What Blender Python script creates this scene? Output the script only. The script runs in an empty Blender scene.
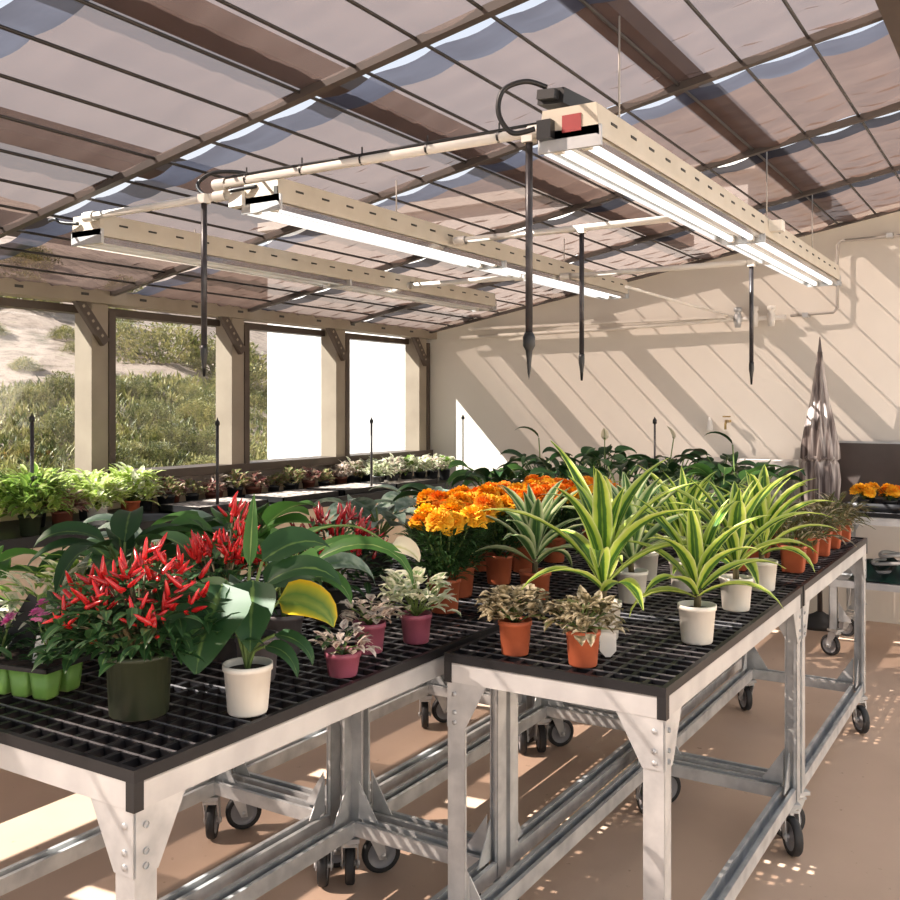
import bpy, math, random
from mathutils import Vector, Matrix
R = math.radians; PI = math.pi
scene = bpy.context.scene
col = scene.collection
random.seed(7)

# ------------------------------------------------------------------ materials
def _mat(name):
    m = bpy.data.materials.new(name); m.use_nodes = True
    nt = m.node_tree; nt.nodes.clear()
    out = nt.nodes.new('ShaderNodeOutputMaterial')
    return m, nt, out
def N(nt, t, **kw):
    n = nt.nodes.new(t)
    for k, v in kw.items(): setattr(n, k, v)
    return n
def ramp(nt, stops):
    r = nt.nodes.new('ShaderNodeValToRGB')
    els = r.color_ramp.elements
    while len(els) > 1: els.remove(els[-1])
    els[0].position = stops[0][0]; els[0].color = (*stops[0][1], 1)
    for p, c in stops[1:]:
        e = els.new(p); e.color = (*c, 1)
    return r
def solid(name, c1, c2=None, rough=.6, metal=0., scale=8., bump=0., spec=.5, detail=4, coords='Object'):
    m, nt, out = _mat(name)
    b = N(nt, 'ShaderNodeBsdfPrincipled')
    b.inputs['Roughness'].default_value = rough
    b.inputs['Metallic'].default_value = metal
    b.inputs['Specular IOR Level'].default_value = spec
    c2 = c2 or tuple(x * .82 for x in c1)
    tc = N(nt, 'ShaderNodeTexCoord'); no = N(nt, 'ShaderNodeTexNoise')
    no.inputs['Scale'].default_value = scale; no.inputs['Detail'].default_value = detail
    nt.links.new(tc.outputs[coords], no.inputs['Vector'])
    r = ramp(nt, [(.35, c1), (.65, c2)])
    nt.links.new(no.outputs['Fac'], r.inputs['Fac'])
    nt.links.new(r.outputs['Color'], b.inputs['Base Color'])
    if bump:
        bp = N(nt, 'ShaderNodeBump'); bp.inputs['Strength'].default_value = bump; bp.inputs['Distance'].default_value = .01
        nt.links.new(no.outputs['Fac'], bp.inputs['Height']); nt.links.new(bp.outputs['Normal'], b.inputs['Normal'])
    nt.links.new(b.outputs['BSDF'], out.inputs['Surface'])
    return m
def leafmat(name, stops, mottle=.0, mottle_col=(1, 1, .8), along=None, transl=.3, rough=.42, mscale=60):
    """stops run across the blade from the midrib (0) to the margin (1)"""
    m, nt, out = _mat(name)
    b = N(nt, 'ShaderNodeBsdfPrincipled'); b.inputs['Roughness'].default_value = rough
    b.inputs['Specular IOR Level'].default_value = .35
    tc = N(nt, 'ShaderNodeTexCoord'); sep = N(nt, 'ShaderNodeSeparateXYZ')
    nt.links.new(tc.outputs['UV'], sep.inputs[0])
    a = N(nt, 'ShaderNodeMath', operation='MULTIPLY_ADD'); a.inputs[1].default_value = 2; a.inputs[2].default_value = -1
    nt.links.new(sep.outputs['X'], a.inputs[0])
    ab = N(nt, 'ShaderNodeMath', operation='ABSOLUTE'); nt.links.new(a.outputs[0], ab.inputs[0])
    no = N(nt, 'ShaderNodeTexNoise'); no.inputs['Scale'].default_value = 30
    nt.links.new(tc.outputs['Object'], no.inputs['Vector'])
    ad = N(nt, 'ShaderNodeMath', operation='MULTIPLY_ADD'); ad.inputs[1].default_value = .25; 
    nt.links.new(no.outputs['Fac'], ad.inputs[0])
    sb = N(nt, 'ShaderNodeMath', operation='SUBTRACT'); sb.inputs[1].default_value = .125
    nt.links.new(ab.outputs[0], sb.inputs[0]); nt.links.new(sb.outputs[0], ad.inputs[2])
    r = ramp(nt, stops); nt.links.new(ad.outputs[0], r.inputs['Fac'])
    colout = r.outputs['Color']
    if mottle:
        n2 = N(nt, 'ShaderNodeTexNoise'); n2.inputs['Scale'].default_value = mscale; n2.inputs['Detail'].default_value = 2
        nt.links.new(tc.outputs['Object'], n2.inputs['Vector'])
        r2 = ramp(nt, [(.5 - .05 - mottle * .2, (0, 0, 0)), (.62 - mottle * .2, (1, 1, 1))])
        nt.links.new(n2.outputs['Fac'], r2.inputs['Fac'])
        mx = N(nt, 'ShaderNodeMix', data_type='RGBA')
        nt.links.new(r2.outputs['Color'], mx.inputs['Factor']); nt.links.new(colout, mx.inputs['A']); mx.inputs['B'].default_value = (*mottle_col, 1)
        colout = mx.outputs['Result']
    if along:
        r3 = ramp(nt, along); nt.links.new(sep.outputs['Y'], r3.inputs['Fac'])
        mx = N(nt, 'ShaderNodeMix', data_type='RGBA', blend_type='MULTIPLY'); mx.inputs['Factor'].default_value = 1
        nt.links.new(colout, mx.inputs['A']); nt.links.new(r3.outputs['Color'], mx.inputs['B'])
        colout = mx.outputs['Result']
    nt.links.new(colout, b.inputs['Base Color'])
    t = N(nt, 'ShaderNodeBsdfTranslucent'); nt.links.new(colout, t.inputs['Color'])
    ms = N(nt, 'ShaderNodeMixShader'); ms.inputs[0].default_value = transl
    nt.links.new(b.outputs[0], ms.inputs[1]); nt.links.new(t.outputs[0], ms.inputs[2])
    nt.links.new(ms.outputs[0], out.inputs['Surface'])
    return m
def emit(name, c, s):
    m, nt, out = _mat(name)
    e = N(nt, 'ShaderNodeEmission'); e.inputs['Color'].default_value = (*c, 1); e.inputs['Strength'].default_value = s
    nt.links.new(e.outputs[0], out.inputs['Surface'])
    return m

M = {}
M['wall'] = solid('painted_wall', (.76, .71, .635), (.73, .68, .605), .8, scale=2)
M['wall_low'] = solid('tan_wall', (.72, .58, .42), (.66, .52, .38), .8, scale=3)
M['dado'] = solid('pink_ledge', (.62, .52, .47), (.56, .46, .41), .8, scale=3)
M['floor'] = None
M['post'] = solid('beige_paint', (.30, .25, .19), (.25, .205, .155), .6, scale=4)
M['brown'] = solid('brown_frame', (.075, .052, .038), (.055, .038, .028), .5, scale=6)
M['rafter'] = solid('dark_rafter', (.055, .045, .04), (.08, .06, .05), .6, scale=6)
M['wire'] = solid('dark_wire', (.02, .017, .016), (.03, .025, .022), .5)
M['grate'] = solid('black_plastic', (.006, .006, .008), (.010, .010, .012), .42, scale=20, spec=.4)
M['grate_top'] = solid('glint_grey_plastic', (.22, .21, .215), (.12, .115, .12), .3, scale=12, spec=.8)  # glints along the bar tops, painted as a paler grey
M['cap'] = solid('black_cap', (.006, .006, .007), (.01, .01, .012), .45)
M['galv'] = solid('galvanised_steel', (.62, .625, .62), (.44, .45, .455), .42, .45, scale=14, bump=.05)
M['alu'] = solid('aluminium', (.64, .645, .64), (.53, .535, .54), .38, .5, scale=9)
M['tyre'] = solid('rubber_tyre', (.016, .016, .017), (.025, .025, .026), .6)
M['hub'] = solid('grey_hub', (.30, .30, .31), (.22, .22, .23), .5)
M['house'] = solid('cream_housing', (.62, .56, .46), (.56, .50, .40), .5, scale=8)
M['slot'] = solid('dark_slot', (.04, .035, .03), (.03, .03, .025), .7)
M['refl'] = solid('polished_reflector', (.85, .85, .84), (.7, .7, .7), .18, .9, scale=5)
M['tube'] = emit('fluorescent_tube', (1, .98, .95), 1.7)
M['tube_dim'] = solid('unlit_tube', (.85, .86, .85), (.75, .78, .78), .25)
M['pvc'] = solid('white_pvc', (.84, .81, .75), (.76, .72, .66), .4, scale=6)
M['cable'] = solid('black_cable', (.012, .012, .013), (.02, .02, .02), .4)
M['rod'] = solid('dark_tube', (.025, .022, .025), (.05, .045, .05), .35, scale=30)
M['steelwire'] = solid('steel_cable', (.45, .42, .38), (.38, .35, .32), .5, .3)
M['red'] = solid('red_tag', (.35, .05, .05), (.3, .04, .04), .5)
M['whitepot'] = solid('white_plastic', (.80, .77, .70), (.74, .70, .62), .5, scale=10)
M['terra'] = solid('terracotta', (.50, .125, .05), (.40, .09, .035), .6, scale=14)
M['greenpot'] = solid('dark_green_plastic', (.035, .045, .022), (.028, .036, .018), .45, scale=6)
M['mauve'] = solid('mauve_plastic', (.32, .085, .13), (.25, .06, .10), .5, scale=10)
M['blackpot'] = solid('black_pot', (.02, .02, .022), (.03, .03, .032), .5)
M['greypot'] = solid('grey_pot', (.10, .09, .095), (.07, .065, .07), .5)
M['maroonpot'] = solid('maroon_pot', (.16, .05, .03), (.12, .04, .025), .5)
M['cellgreen'] = solid('bright_green_plastic', (.22, .42, .09), (.16, .34, .06), .4, scale=10)
M['soil'] = solid('potting_soil', (.05, .033, .022), (.02, .014, .01), .95, scale=90, bump=.5)
M['gravel'] = solid('pale_gravel', (.74, .66, .60), (.05, .035, .03), .9, scale=24, bump=.8, detail=2)
M['stem'] = solid('green_stem', (.16, .24, .06), (.10, .16, .04), .6, scale=20)
M['stem_brown'] = solid('brown_stem', (.16, .12, .06), (.08, .07, .03), .7, scale=30)
M['pepper'] = solid('red_pepper', (.62, .018, .02), (.45, .012, .015), .22, scale=10, spec=.7)
M['pepper_dark'] = solid('dark_red_pepper', (.36, .012, .02), (.24, .01, .015), .25, scale=10, spec=.7)
M['orange'] = solid('orange_petals', (1., .36, .008), (.92, .24, .006), .7, scale=60)
M['yellow'] = solid('yellow_orange_petals', (1., .58, .02), (1., .42, .01), .7, scale=60)
M['pink'] = solid('pink_petals', (.70, .08, .36), (.85, .35, .60), .6, scale=60)
M['spathe'] = leafmat('spathe', [(0, (.55, .55, .25)), (.2, (.78, .74, .55)), (1, (.80, .72, .55))], transl=.35)
M['tag'] = solid('white_tag', (.80, .78, .72), (.7, .68, .62), .5)
M['fab'] = solid('umbrella_fabric', (.50, .45, .42), (.14, .11, .10), .85, scale=16, bump=.5)
def mk_fab():
    m, nt, out = _mat('umbrella_fabric'); b = N(nt, 'ShaderNodeBsdfPrincipled'); b.inputs['Roughness'].default_value = .9
    tc = N(nt, 'ShaderNodeTexCoord'); mp = N(nt, 'ShaderNodeMapping'); mp.inputs['Scale'].default_value = (34, 34, 1.6); no = N(nt, 'ShaderNodeTexNoise'); no.inputs['Scale'].default_value = 1.0; no.inputs['Detail'].default_value = 3
    nt.links.new(tc.outputs['Object'], mp.inputs[0]); nt.links.new(mp.outputs[0], no.inputs['Vector'])
    r = ramp(nt, [(.36, (.10, .075, .07)), (.5, (.34, .29, .27)), (.62, (.66, .60, .56))]); nt.links.new(no.outputs['Fac'], r.inputs['Fac']); nt.links.new(r.outputs[0], b.inputs['Base Color'])
    nt.links.new(b.outputs[0], out.inputs['Surface']); return m
M['fab'] = mk_fab()
M['backsplash'] = solid('dark_steel', (.11, .09, .08), (.15, .12, .11), .3, .5, scale=3)
M['sinkfront'] = solid('grey_cabinet', (.34, .35, .30), (.18, .19, .16), .6, scale=22)
M['whitetop'] = solid('white_laminate', (.82, .80, .76), (.76, .74, .70), .5)
M['bag'] = solid('dark_green_plastic_sheet', (.02, .07, .05), (.01, .02, .018), .4, scale=10)
M['bagw'] = solid('pale_hose', (.6, .6, .58), (.4, .4, .4), .5)
M['brass'] = solid('brass', (.5, .38, .15), (.35, .25, .1), .4, .6)
M['building'] = solid('white_building', (.93, .93, .92), (.9, .9, .9), .9)

M['lily'] = leafmat('peace_lily_leaf', [(0, (.13, .22, .055)), (.1, (.022, .07, .022)), (1, (.03, .085, .025))], transl=.22, rough=.5)
M['lily2'] = leafmat('light_lily_leaf', [(0, (.30, .42, .13)), (.1, (.06, .16, .035)), (1, (.075, .20, .04))], transl=.3, rough=.48)
M['silver'] = leafmat('silvery_leaf', [(0, (.10, .2, .09)), (.15, (.10, .18, .13)), (1, (.24, .34, .27))], transl=.2, rough=.35, mottle=.1, mottle_col=(.35, .45, .36), mscale=30)
M['yleaf'] = leafmat('yellowing_leaf', [(0, (.25, .33, .06)), (.3, (.12, .22, .04)), (.75, (.40, .40, .03)), (1, (.75, .50, .02))], transl=.3)
M['dark'] = leafmat('dark_leaf', [(0, (.08, .15, .04)), (.15, (.018, .055, .018)), (1, (.028, .08, .024))], transl=.2, rough=.35)
M['drac'] = leafmat('striped_leaf', [(0, (.22, .38, .05)), (.12, (.055, .14, .03)), (.40, (.07, .20, .035)), (.50, (.48, .64, .08)), (.82, (.62, .74, .16)), (1, (.80, .86, .42))],
    transl=.35, rough=.4)
M['drac2'] = leafmat('pale_striped_leaf', [(0, (.16, .30, .08)), (.10, (.05, .13, .04)), (.45, (.09, .20, .07)), (.58, (.38, .52, .2)), (1, (.75, .80, .52))], transl=.3, rough=.4)
M['pepleaf'] = leafmat('pepper_leaf', [(0, (.10, .18, .05)), (.15, (.02, .06, .02)), (1, (.03, .09, .025))], transl=.25)
M['mari'] = leafmat('marigold_leaf', [(0, (.03, .07, .02)), (1, (.045, .11, .03))], transl=.25)
M['cream'] = leafmat('cream_variegated_leaf', [(0, (.30, .42, .18)), (.3, (.14, .28, .09)), (.6, (.62, .68, .42)), (1, (.80, .80, .62))], mottle=.3, mottle_col=(.80, .80, .62))
M['pinkcream'] = leafmat('pink_cream_leaf', [(0, (.30, .12, .12)), (.3, (.22, .16, .12)), (.6, (.66, .55, .46)), (1, (.74, .66, .55))], mottle=.2, mottle_col=(.76, .68, .60))
M['beige'] = leafmat('beige_leaf', [(0, (.26, .21, .11)), (.3, (.50, .43, .27)), (1, (.72, .64, .46))], mottle=.05, mottle_col=(.12, .10, .05))
M['brownleaf'] = leafmat('brown_leaf', [(0, (.22, .17, .06)), (.3, (.06, .045, .025)), (.75, (.09, .07, .03)), (1, (.42, .36, .14))], mottle=.15, mottle_col=(.12, .14, .05))
M['lime'] = leafmat('lime_leaf', [(0, (.46, .60, .14)), (.2, (.30, .48, .07)), (1, (.55, .68, .15))], mottle=.15, mottle_col=(.72, .78, .38))
M['limedark'] = leafmat('green_lime_leaf', [(0, (.3, .42, .10)), (.2, (.14, .27, .05)), (1, (.34, .50, .10))])
M['maroon'] = leafmat('maroon_leaf', [(0, (.26, .16, .10)), (.3, (.18, .035, .05)), (1, (.26, .07, .08))], mottle=.15, mottle_col=(.46, .36, .26))
M['tanleaf'] = leafmat('tan_seedling_leaf', [(0, (.3, .3, .12)), (.4, (.34, .16, .11)), (1, (.52, .38, .27))], mottle=.2, mottle_col=(.22, .28, .10))
M['scrub'] = leafmat('scrub_leaf', [(0, (.22, .22, .06)), (1, (.34, .32, .12))], mottle=.3, mottle_col=(.08, .10, .03), mscale=3, transl=.2)
M['scrub2'] = leafmat('yellow_scrub_leaf', [(0, (.32, .30, .10)), (1, (.46, .40, .18))], mottle=.2, mottle_col=(.14, .16, .05), mscale=3, transl=.2)

# floor
def mk_floor():
    m, nt, out = _mat('coated_floor')
    b = N(nt, 'ShaderNodeBsdfPrincipled'); b.inputs['Roughness'].default_value = .55
    tc = N(nt, 'ShaderNodeTexCoord'); no = N(nt, 'ShaderNodeTexNoise'); no.inputs['Scale'].default_value = 1.6; no.inputs['Detail'].default_value = 8
    nt.links.new(tc.outputs['Object'], no.inputs['Vector'])
    r = ramp(nt, [(.3, (.62, .45, .335)), (.7, (.52, .37, .27))]); nt.links.new(no.outputs['Fac'], r.inputs['Fac'])
    n2 = N(nt, 'ShaderNodeTexNoise'); n2.inputs['Scale'].default_value = 26; n2.inputs['Detail'].default_value = 3
    nt.links.new(tc.outputs['Object'], n2.inputs['Vector'])
    r2 = ramp(nt, [(.24, (.55, .5, .45)), (.31, (1, 1, 1))]); nt.links.new(n2.outputs['Fac'], r2.inputs['Fac'])
    mx = N(nt, 'ShaderNodeMix', data_type='RGBA', blend_type='MULTIPLY'); mx.inputs['Factor'].default_value = .8
    nt.links.new(r.outputs['Color'], mx.inputs['A']); nt.links.new(r2.outputs['Color'], mx.inputs['B'])
    nt.links.new(mx.outputs['Result'], b.inputs['Base Color'])
    nt.links.new(b.outputs[0], out.inputs['Surface'])
    return m
M['floor'] = mk_floor()
def mk_cloth(name, c1, c2, tr_fac, transp):
    m, nt, out = _mat(name)
    tc = N(nt, 'ShaderNodeTexCoord'); no = N(nt, 'ShaderNodeTexNoise'); no.inputs['Scale'].default_value = 2.2; no.inputs['Detail'].default_value = 6
    mp = N(nt, 'ShaderNodeMapping'); mp.inputs['Scale'].default_value = (1, 3.5, 1)
    nt.links.new(tc.outputs['Object'], mp.inputs[0]); nt.links.new(mp.outputs[0], no.inputs['Vector'])
    r = ramp(nt, [(.3, c1), (.7, c2)]); nt.links.new(no.outputs['Fac'], r.inputs['Fac'])
    d = N(nt, 'ShaderNodeBsdfDiffuse'); nt.links.new(r.outputs[0], d.inputs['Color'])
    t = N(nt, 'ShaderNodeBsdfTranslucent')
    hv = N(nt, 'ShaderNodeHueSaturation'); hv.inputs['Value'].default_value = 1; nt.links.new(r.outputs[0], hv.inputs['Color'])
    sx = N(nt, 'ShaderNodeSeparateXYZ'); nt.links.new(tc.outputs['Object'], sx.inputs[0])   # shading towards the eave, put into the cloth colour
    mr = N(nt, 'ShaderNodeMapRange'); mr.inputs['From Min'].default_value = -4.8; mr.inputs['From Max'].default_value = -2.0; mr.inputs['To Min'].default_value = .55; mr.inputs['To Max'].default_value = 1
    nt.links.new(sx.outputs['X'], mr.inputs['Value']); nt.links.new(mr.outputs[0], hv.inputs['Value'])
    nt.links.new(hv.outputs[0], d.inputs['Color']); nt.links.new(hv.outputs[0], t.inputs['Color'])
    ms = N(nt, 'ShaderNodeMixShader'); ms.inputs[0].default_value = tr_fac
    nt.links.new(d.outputs[0], ms.inputs[1]); nt.links.new(t.outputs[0], ms.inputs[2])
    tp = N(nt, 'ShaderNodeBsdfTransparent'); tp.inputs[0].default_value = (1, .86, .79, 1); m2 = N(nt, 'ShaderNodeMixShader'); m2.inputs[0].default_value = transp
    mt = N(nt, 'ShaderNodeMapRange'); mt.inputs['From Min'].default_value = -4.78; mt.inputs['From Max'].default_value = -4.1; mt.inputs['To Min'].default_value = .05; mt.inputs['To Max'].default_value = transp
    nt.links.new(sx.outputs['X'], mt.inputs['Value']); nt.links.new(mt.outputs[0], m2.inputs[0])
    nt.links.new(ms.outputs[0], m2.inputs[1]); nt.links.new(tp.outputs[0], m2.inputs[2])
    nt.links.new(m2.outputs[0], out.inputs['Surface'])
    return m
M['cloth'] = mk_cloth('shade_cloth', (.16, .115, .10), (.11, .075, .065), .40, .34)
M['cloth_far'] = mk_cloth('shaded_far_cloth', (.15, .10, .08), (.11, .07, .056), .45, .17)  # darker copy of the cloth: dimness of the far panels put into its colour
M['cloth_sky_edge'] = mk_cloth('sky_tinted_hem', (.085, .095, .13), (.06, .065, .09), .45, .10)  # blue of the sky seen through the cloth edge, painted as its colour
M['cloth_dark'] = mk_cloth('dark_hem', (.04, .04, .05), (.03, .03, .035), .4, .03)
def mk_hill():
    m, nt, out = _mat('dry_hillside')
    b = N(nt, 'ShaderNodeBsdfPrincipled'); b.inputs['Roughness'].default_value = .95
    tc = N(nt, 'ShaderNodeTexCoord'); no = N(nt, 'ShaderNodeTexNoise'); no.inputs['Scale'].default_value = 1.5; no.inputs['Detail'].default_value = 12; no.inputs['Roughness'].default_value = .75
    nt.links.new(tc.outputs['Object'], no.inputs['Vector'])
    r = ramp(nt, [(.36, (.07, .055, .035)), (.46, (.20, .15, .12)), (.55, (.30, .235, .195)), (.66, (.12, .11, .055))]); nt.links.new(no.outputs['Fac'], r.inputs['Fac'])
    nt.links.new(r.outputs[0], b.inputs['Base Color']); nt.links.new(b.outputs[0], out.inputs['Surface'])
    return m
M['hill'] = mk_hill()
def mk_glass():
    m, nt, out = _mat('window_glass')
    t = N(nt, 'ShaderNodeBsdfTransparent'); t.inputs[0].default_value = (.95, .96, .95, 1)
    g = N(nt, 'ShaderNodeBsdfGlossy'); g.inputs['Roughness'].default_value = .03
    ms = N(nt, 'ShaderNodeMixShader'); ms.inputs[0].default_value = .06
    nt.links.new(t.outputs[0], ms.inputs[1]); nt.links.new(g.outputs[0], ms.inputs[2]); nt.links.new(ms.outputs[0], out.inputs['Surface'])
    return m
M['glass'] = mk_glass()

# ------------------------------------------------------------------ mesh builder
class MB:
    def __init__(s): s.v = []; s.f = []; s.uv = []; s.mi = []; s.sm = []
    def face(s, idx, uv=None, mi=0, smooth=False):
        s.f.append(tuple(idx)); s.uv.append(uv or [(.5, .5)] * len(idx)); s.mi.append(mi); s.sm.append(smooth)
    def box(s, x0, x1, y0, y1, z0, z1, mi=0):
        b = len(s.v)
        s.v += [(x0, y0, z0), (x1, y0, z0), (x1, y1, z0), (x0, y1, z0), (x0, y0, z1), (x1, y0, z1), (x1, y1, z1), (x0, y1, z1)]
        for f in ((0, 3, 2, 1), (4, 5, 6, 7), (0, 1, 5, 4), (1, 2, 6, 5), (2, 3, 7, 6), (3, 0, 4, 7)): s.face([b + i for i in f], mi=mi)
    def prism(s, pts, ext, mi=0):
        """pts: planar polygon (3d), extruded by vector ext"""
        b = len(s.v); n = len(pts); e = Vector(ext)
        s.v += [tuple(p) for p in pts] + [tuple(Vector(p) + e) for p in pts]
        s.face(list(range(b, b + n))[::-1], mi=mi); s.face(range(b + n, b + 2 * n), mi=mi)
        for i in range(n): j = (i + 1) % n; s.face((b + i, b + j, b + n + j, b + n + i), mi=mi)
    def tube(s, pts, r, n=8, mi=0, cap=True, smooth=True):
        pts = [Vector(p) for p in pts]; k = len(pts)
        rs = r if isinstance(r, (list, tuple)) else [r] * k
        b = len(s.v); up = None
        for i, p in enumerate(pts):
            t = (pts[min(i + 1, k - 1)] - pts[max(i - 1, 0)]).normalized()
            if up is None:
                a = Vector((0, 0, 1)) if abs(t.z) < .9 else Vector((1, 0, 0))
            else: a = up
            u = (a - t * a.dot(t)); 
            if u.length < 1e-6: u = t.orthogonal()
            u.normalize(); w = t.cross(u); up = u
            for q in range(n):
                an = 2 * PI * q / n
                s.v.append(tuple(p + (u * math.cos(an) + w * math.sin(an)) * rs[i]))
        for i in range(k - 1):
            for q in range(n):
                q2 = (q + 1) % n
                s.face((b + i * n + q, b + i * n + q2, b + (i + 1) * n + q2, b + (i + 1) * n + q), mi=mi, smooth=smooth)
        if cap:
            s.face([b + q for q in range(n)][::-1], mi=mi); s.face([b + (k - 1) * n + q for q in range(n)], mi=mi)
    def lathe(s, prof, n=24, c=(0, 0, 0), mi=0, smooth=True, axis='Z', fn=None):
        b = len(s.v); k = len(prof)
        for i, (r, z) in enumerate(prof):
            for q in range(n):
                an = 2 * PI * q / n; rr = r * (fn(an, i) if fn else 1)
                x, y, zz = rr * math.cos(an), rr * math.sin(an), z
                if axis == 'X': x, y, zz = zz, x, y
                if axis == 'Y': x, y, zz = x, zz, y
                s.v.append((c[0] + x, c[1] + y, c[2] + zz))
        for i in range(k - 1):
            for q in range(n):
                q2 = (q + 1) % n
                s.face((b + i * n + q, b + i * n + q2, b + (i + 1) * n + q2, b + (i + 1) * n + q), mi=mi, smooth=smooth)
    def disc(s, r, z, n=20, mi=0, jit=0):
        b = len(s.v); s.v.append((0, 0, z + .004))
        for q in range(n):
            an = 2 * PI * q / n; s.v.append((r * math.cos(an), r * math.sin(an), z))
        for q in range(n): s.face((b, b + 1 + q, b + 1 + (q + 1) % n), mi=mi, smooth=True)
    def leaf(s, base, az, el, L, W, bend=1.2, segs=7, fold=.25, prof='strap', mi=0, curl=0., wave=0., rng=random, azb=0., roll=0.):
        """a blade along a curved midrib; returns the tip"""
        b = len(s.v); p = Vector(base); e = el; a = az; st = L / segs
        for i in range(segs + 1):
            t = i / segs
            if prof == 'strap': w = (.35 + .65 * min(1, t * 3.2)) * (1 - max(0, (t - .35) / .65) ** 2.0)
            elif prof == 'ovate': w = math.sin(PI * min(1, t ** .62)) ** .8 if 0 < t < 1 else 0
            elif prof == 'heart': w = (0.55 if t == 0 else 1) * (max(0, 1 - t) ** .62) * (.75 + .6 * min(1, t * 5)) * .82
            elif prof == 'lance': w = math.sin(PI * t ** .75) if 0 < t < 1 else 0
            else: w = 1
            w = max(w, .03) * W / 2
            d = Vector((math.cos(a) * math.cos(e), math.sin(a) * math.cos(e), math.sin(e)))
            side = Vector((-math.sin(a), math.cos(a), 0)); nrm = side.cross(d) * -1
            if roll:
                q = Matrix.Rotation(roll, 3, d); side = q @ side; nrm = q @ nrm
            wv = math.sin(t * 9 + az * 3) * wave * W
            for k in (-1, -.5, 0, .5, 1):
                up = abs(k) ** 1.4 * fold * w * 2 * (1 if True else 0) + (wv * k if k else 0) - curl * (k * k) * w
                s.v.append(tuple(p + side * (k * w) + nrm * up))
            if i < segs: p = p + d * st
            e -= bend / segs * (0.5 + t); a += azb / segs
        for i in range(segs):
            for k in range(4):
                q = b + i * 5 + k
                t0, t1 = i / segs, (i + 1) / segs
                s.face((q, q + 1, q + 6, q + 5), [(k / 4, t0), ((k + 1) / 4, t0), ((k + 1) / 4, t1), (k / 4, t1)], mi=mi, smooth=True)
        return p
    def build(s, name, mats, parent=None, loc=None):
        me = bpy.data.meshes.new(name)
        me.from_pydata([tuple(v) for v in s.v], [], s.f)
        if not isinstance(mats, (list, tuple)): mats = [mats]
        for m in mats: me.materials.append(m)
        me.polygons.foreach_set('material_index', s.mi)
        me.polygons.foreach_set('use_smooth', s.sm)
        ul = me.uv_layers.new(name='UVMap')
        flat = [c for u in s.uv for p in u for c in p]
        ul.data.foreach_set('uv', flat)
        me.update()
        o = bpy.data.objects.new(name, me); col.objects.link(o)
        if parent: o.parent = parent
        if loc: o.location = loc
        return o
def tag(o, label=None, cat=None, group=None, kind=None):
    if label: o['label'] = label
    if cat: o['category'] = cat
    if group: o['group'] = group
    if kind: o['kind'] = kind
    return o
def empty(name, loc=(0, 0, 0), rz=0, label=None, cat=None, group=None):
    o = bpy.data.objects.new(name, None); col.objects.link(o)
    o.location = loc; o.rotation_euler = (0, 0, rz); o.empty_display_size = .05
    return tag(o, label, cat, group)
def copy_tree(o, parent=None):
    c = o.copy(); col.objects.link(c)
    if parent: c.parent = parent
    for ch in list(o.children): copy_tree(ch, c)
    return c
def struct(name, mb, mat): return tag(mb.build(name, mat), kind='structure')

# ------------------------------------------------------------------ room shell
XW, YB = -4.79, 7.2          # window wall plane, back wall plane
def roof(x): return 3.01 + .18 * x
BT = .885                    # bench top
mb = MB(); mb.box(-4.9, 3.3, -2.5, 7.3, -.05, 0); struct('floor', mb, M['floor'])
# back wall (gable)
mb = MB(); xr = 3.3
mb.prism([(-4.9, YB, 0), (xr, YB, 0), (xr, YB, 2.5), (-.2, YB, roof(-.2) + .02), (-4.9, YB, roof(-4.9) + .02)], (0, .1, 0))
struct('wall_back', mb, M['wall'])
mb = MB(); mb.box(3.2, 3.3, -2.5, 7.2, 0, 2.3); struct('wall_right', mb, M['wall'])
mb = MB(); mb.box(-4.9, XW, -2.5, YB, 0, .93); mb.box(-4.9, XW + .0, -2.5, YB, .93, 1.03, 1); mb.box(-4.9, XW, -2.5, YB, 2.13, 2.16, 1)
struct('wall_left', mb, [M['wall_low'], M['dado']])
mb = MB(); mb.box(-4.86, XW + .15, -2.5, YB, 1.045, 1.10); struct('trim_1', mb, M['brown'])          # sill rail
mb = MB(); mb.box(-4.86, XW + .02, -2.5, YB, 2.035, 2.08); struct('trim_2', mb, M['brown'])         # head rail
mb = MB(); mb.box(-4.74, -4.6, -2.5, YB, 2.085, 2.165)
for k in range(18):
    y = -.2 + k * .41; mb.box(-4.602, -4.598, y, y + .05, 2.12, 2.135, 1)
struct('trim_3', mb, [M['post'], M['slot']])                                                        # eave beam
posts = [1.44, 2.57, 3.69, 4.81, 5.93, 7.09]
for i, y in enumerate([-.8, .31] + posts):
    mb = MB(); mb.box(XW - .02, -4.66, y - .085, y + .03, 1.03 if i else 1.03, 2.12)
    struct('trim_%d' % (4 + i), mb, M['post'])
    mb = MB(); mb.box(XW - .05, -4.652, y + .031, y + .078, 1.10, 2.05)
    struct('trim_%d' % (14 + i), mb, M['brown'])
    # perforated knee brace from post up to the eave beam
    mb = MB(); a = Vector((-4.655, y - .01, 1.86)); b = Vector((-4.655, y - .20, 2.10)); d = b - a; dn = d.normalized(); pz = Vector((0, -dn.z, dn.y))
    c0 = a + pz * .028; mb.prism([a - pz * .028, b - pz * .028, b + pz * .028, a + pz * .028], (.035, 0, 0))
    for q in range(1, 6):
        c = a + d * (q / 6) + Vector((.036, 0, 0)); mb.prism([c + pz * .008 - dn * .008, c - pz * .008 - dn * .008, c - pz * .008 + dn * .008, c + pz * .008 + dn * .008], (.001, 0, 0), 1)
    o = mb.build('knee_brace', [M['brown'], M['post']])
    tag(o, 'perforated diagonal knee brace between beige window post and eave beam' , 'brace', 'knee braces on the window posts')
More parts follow.
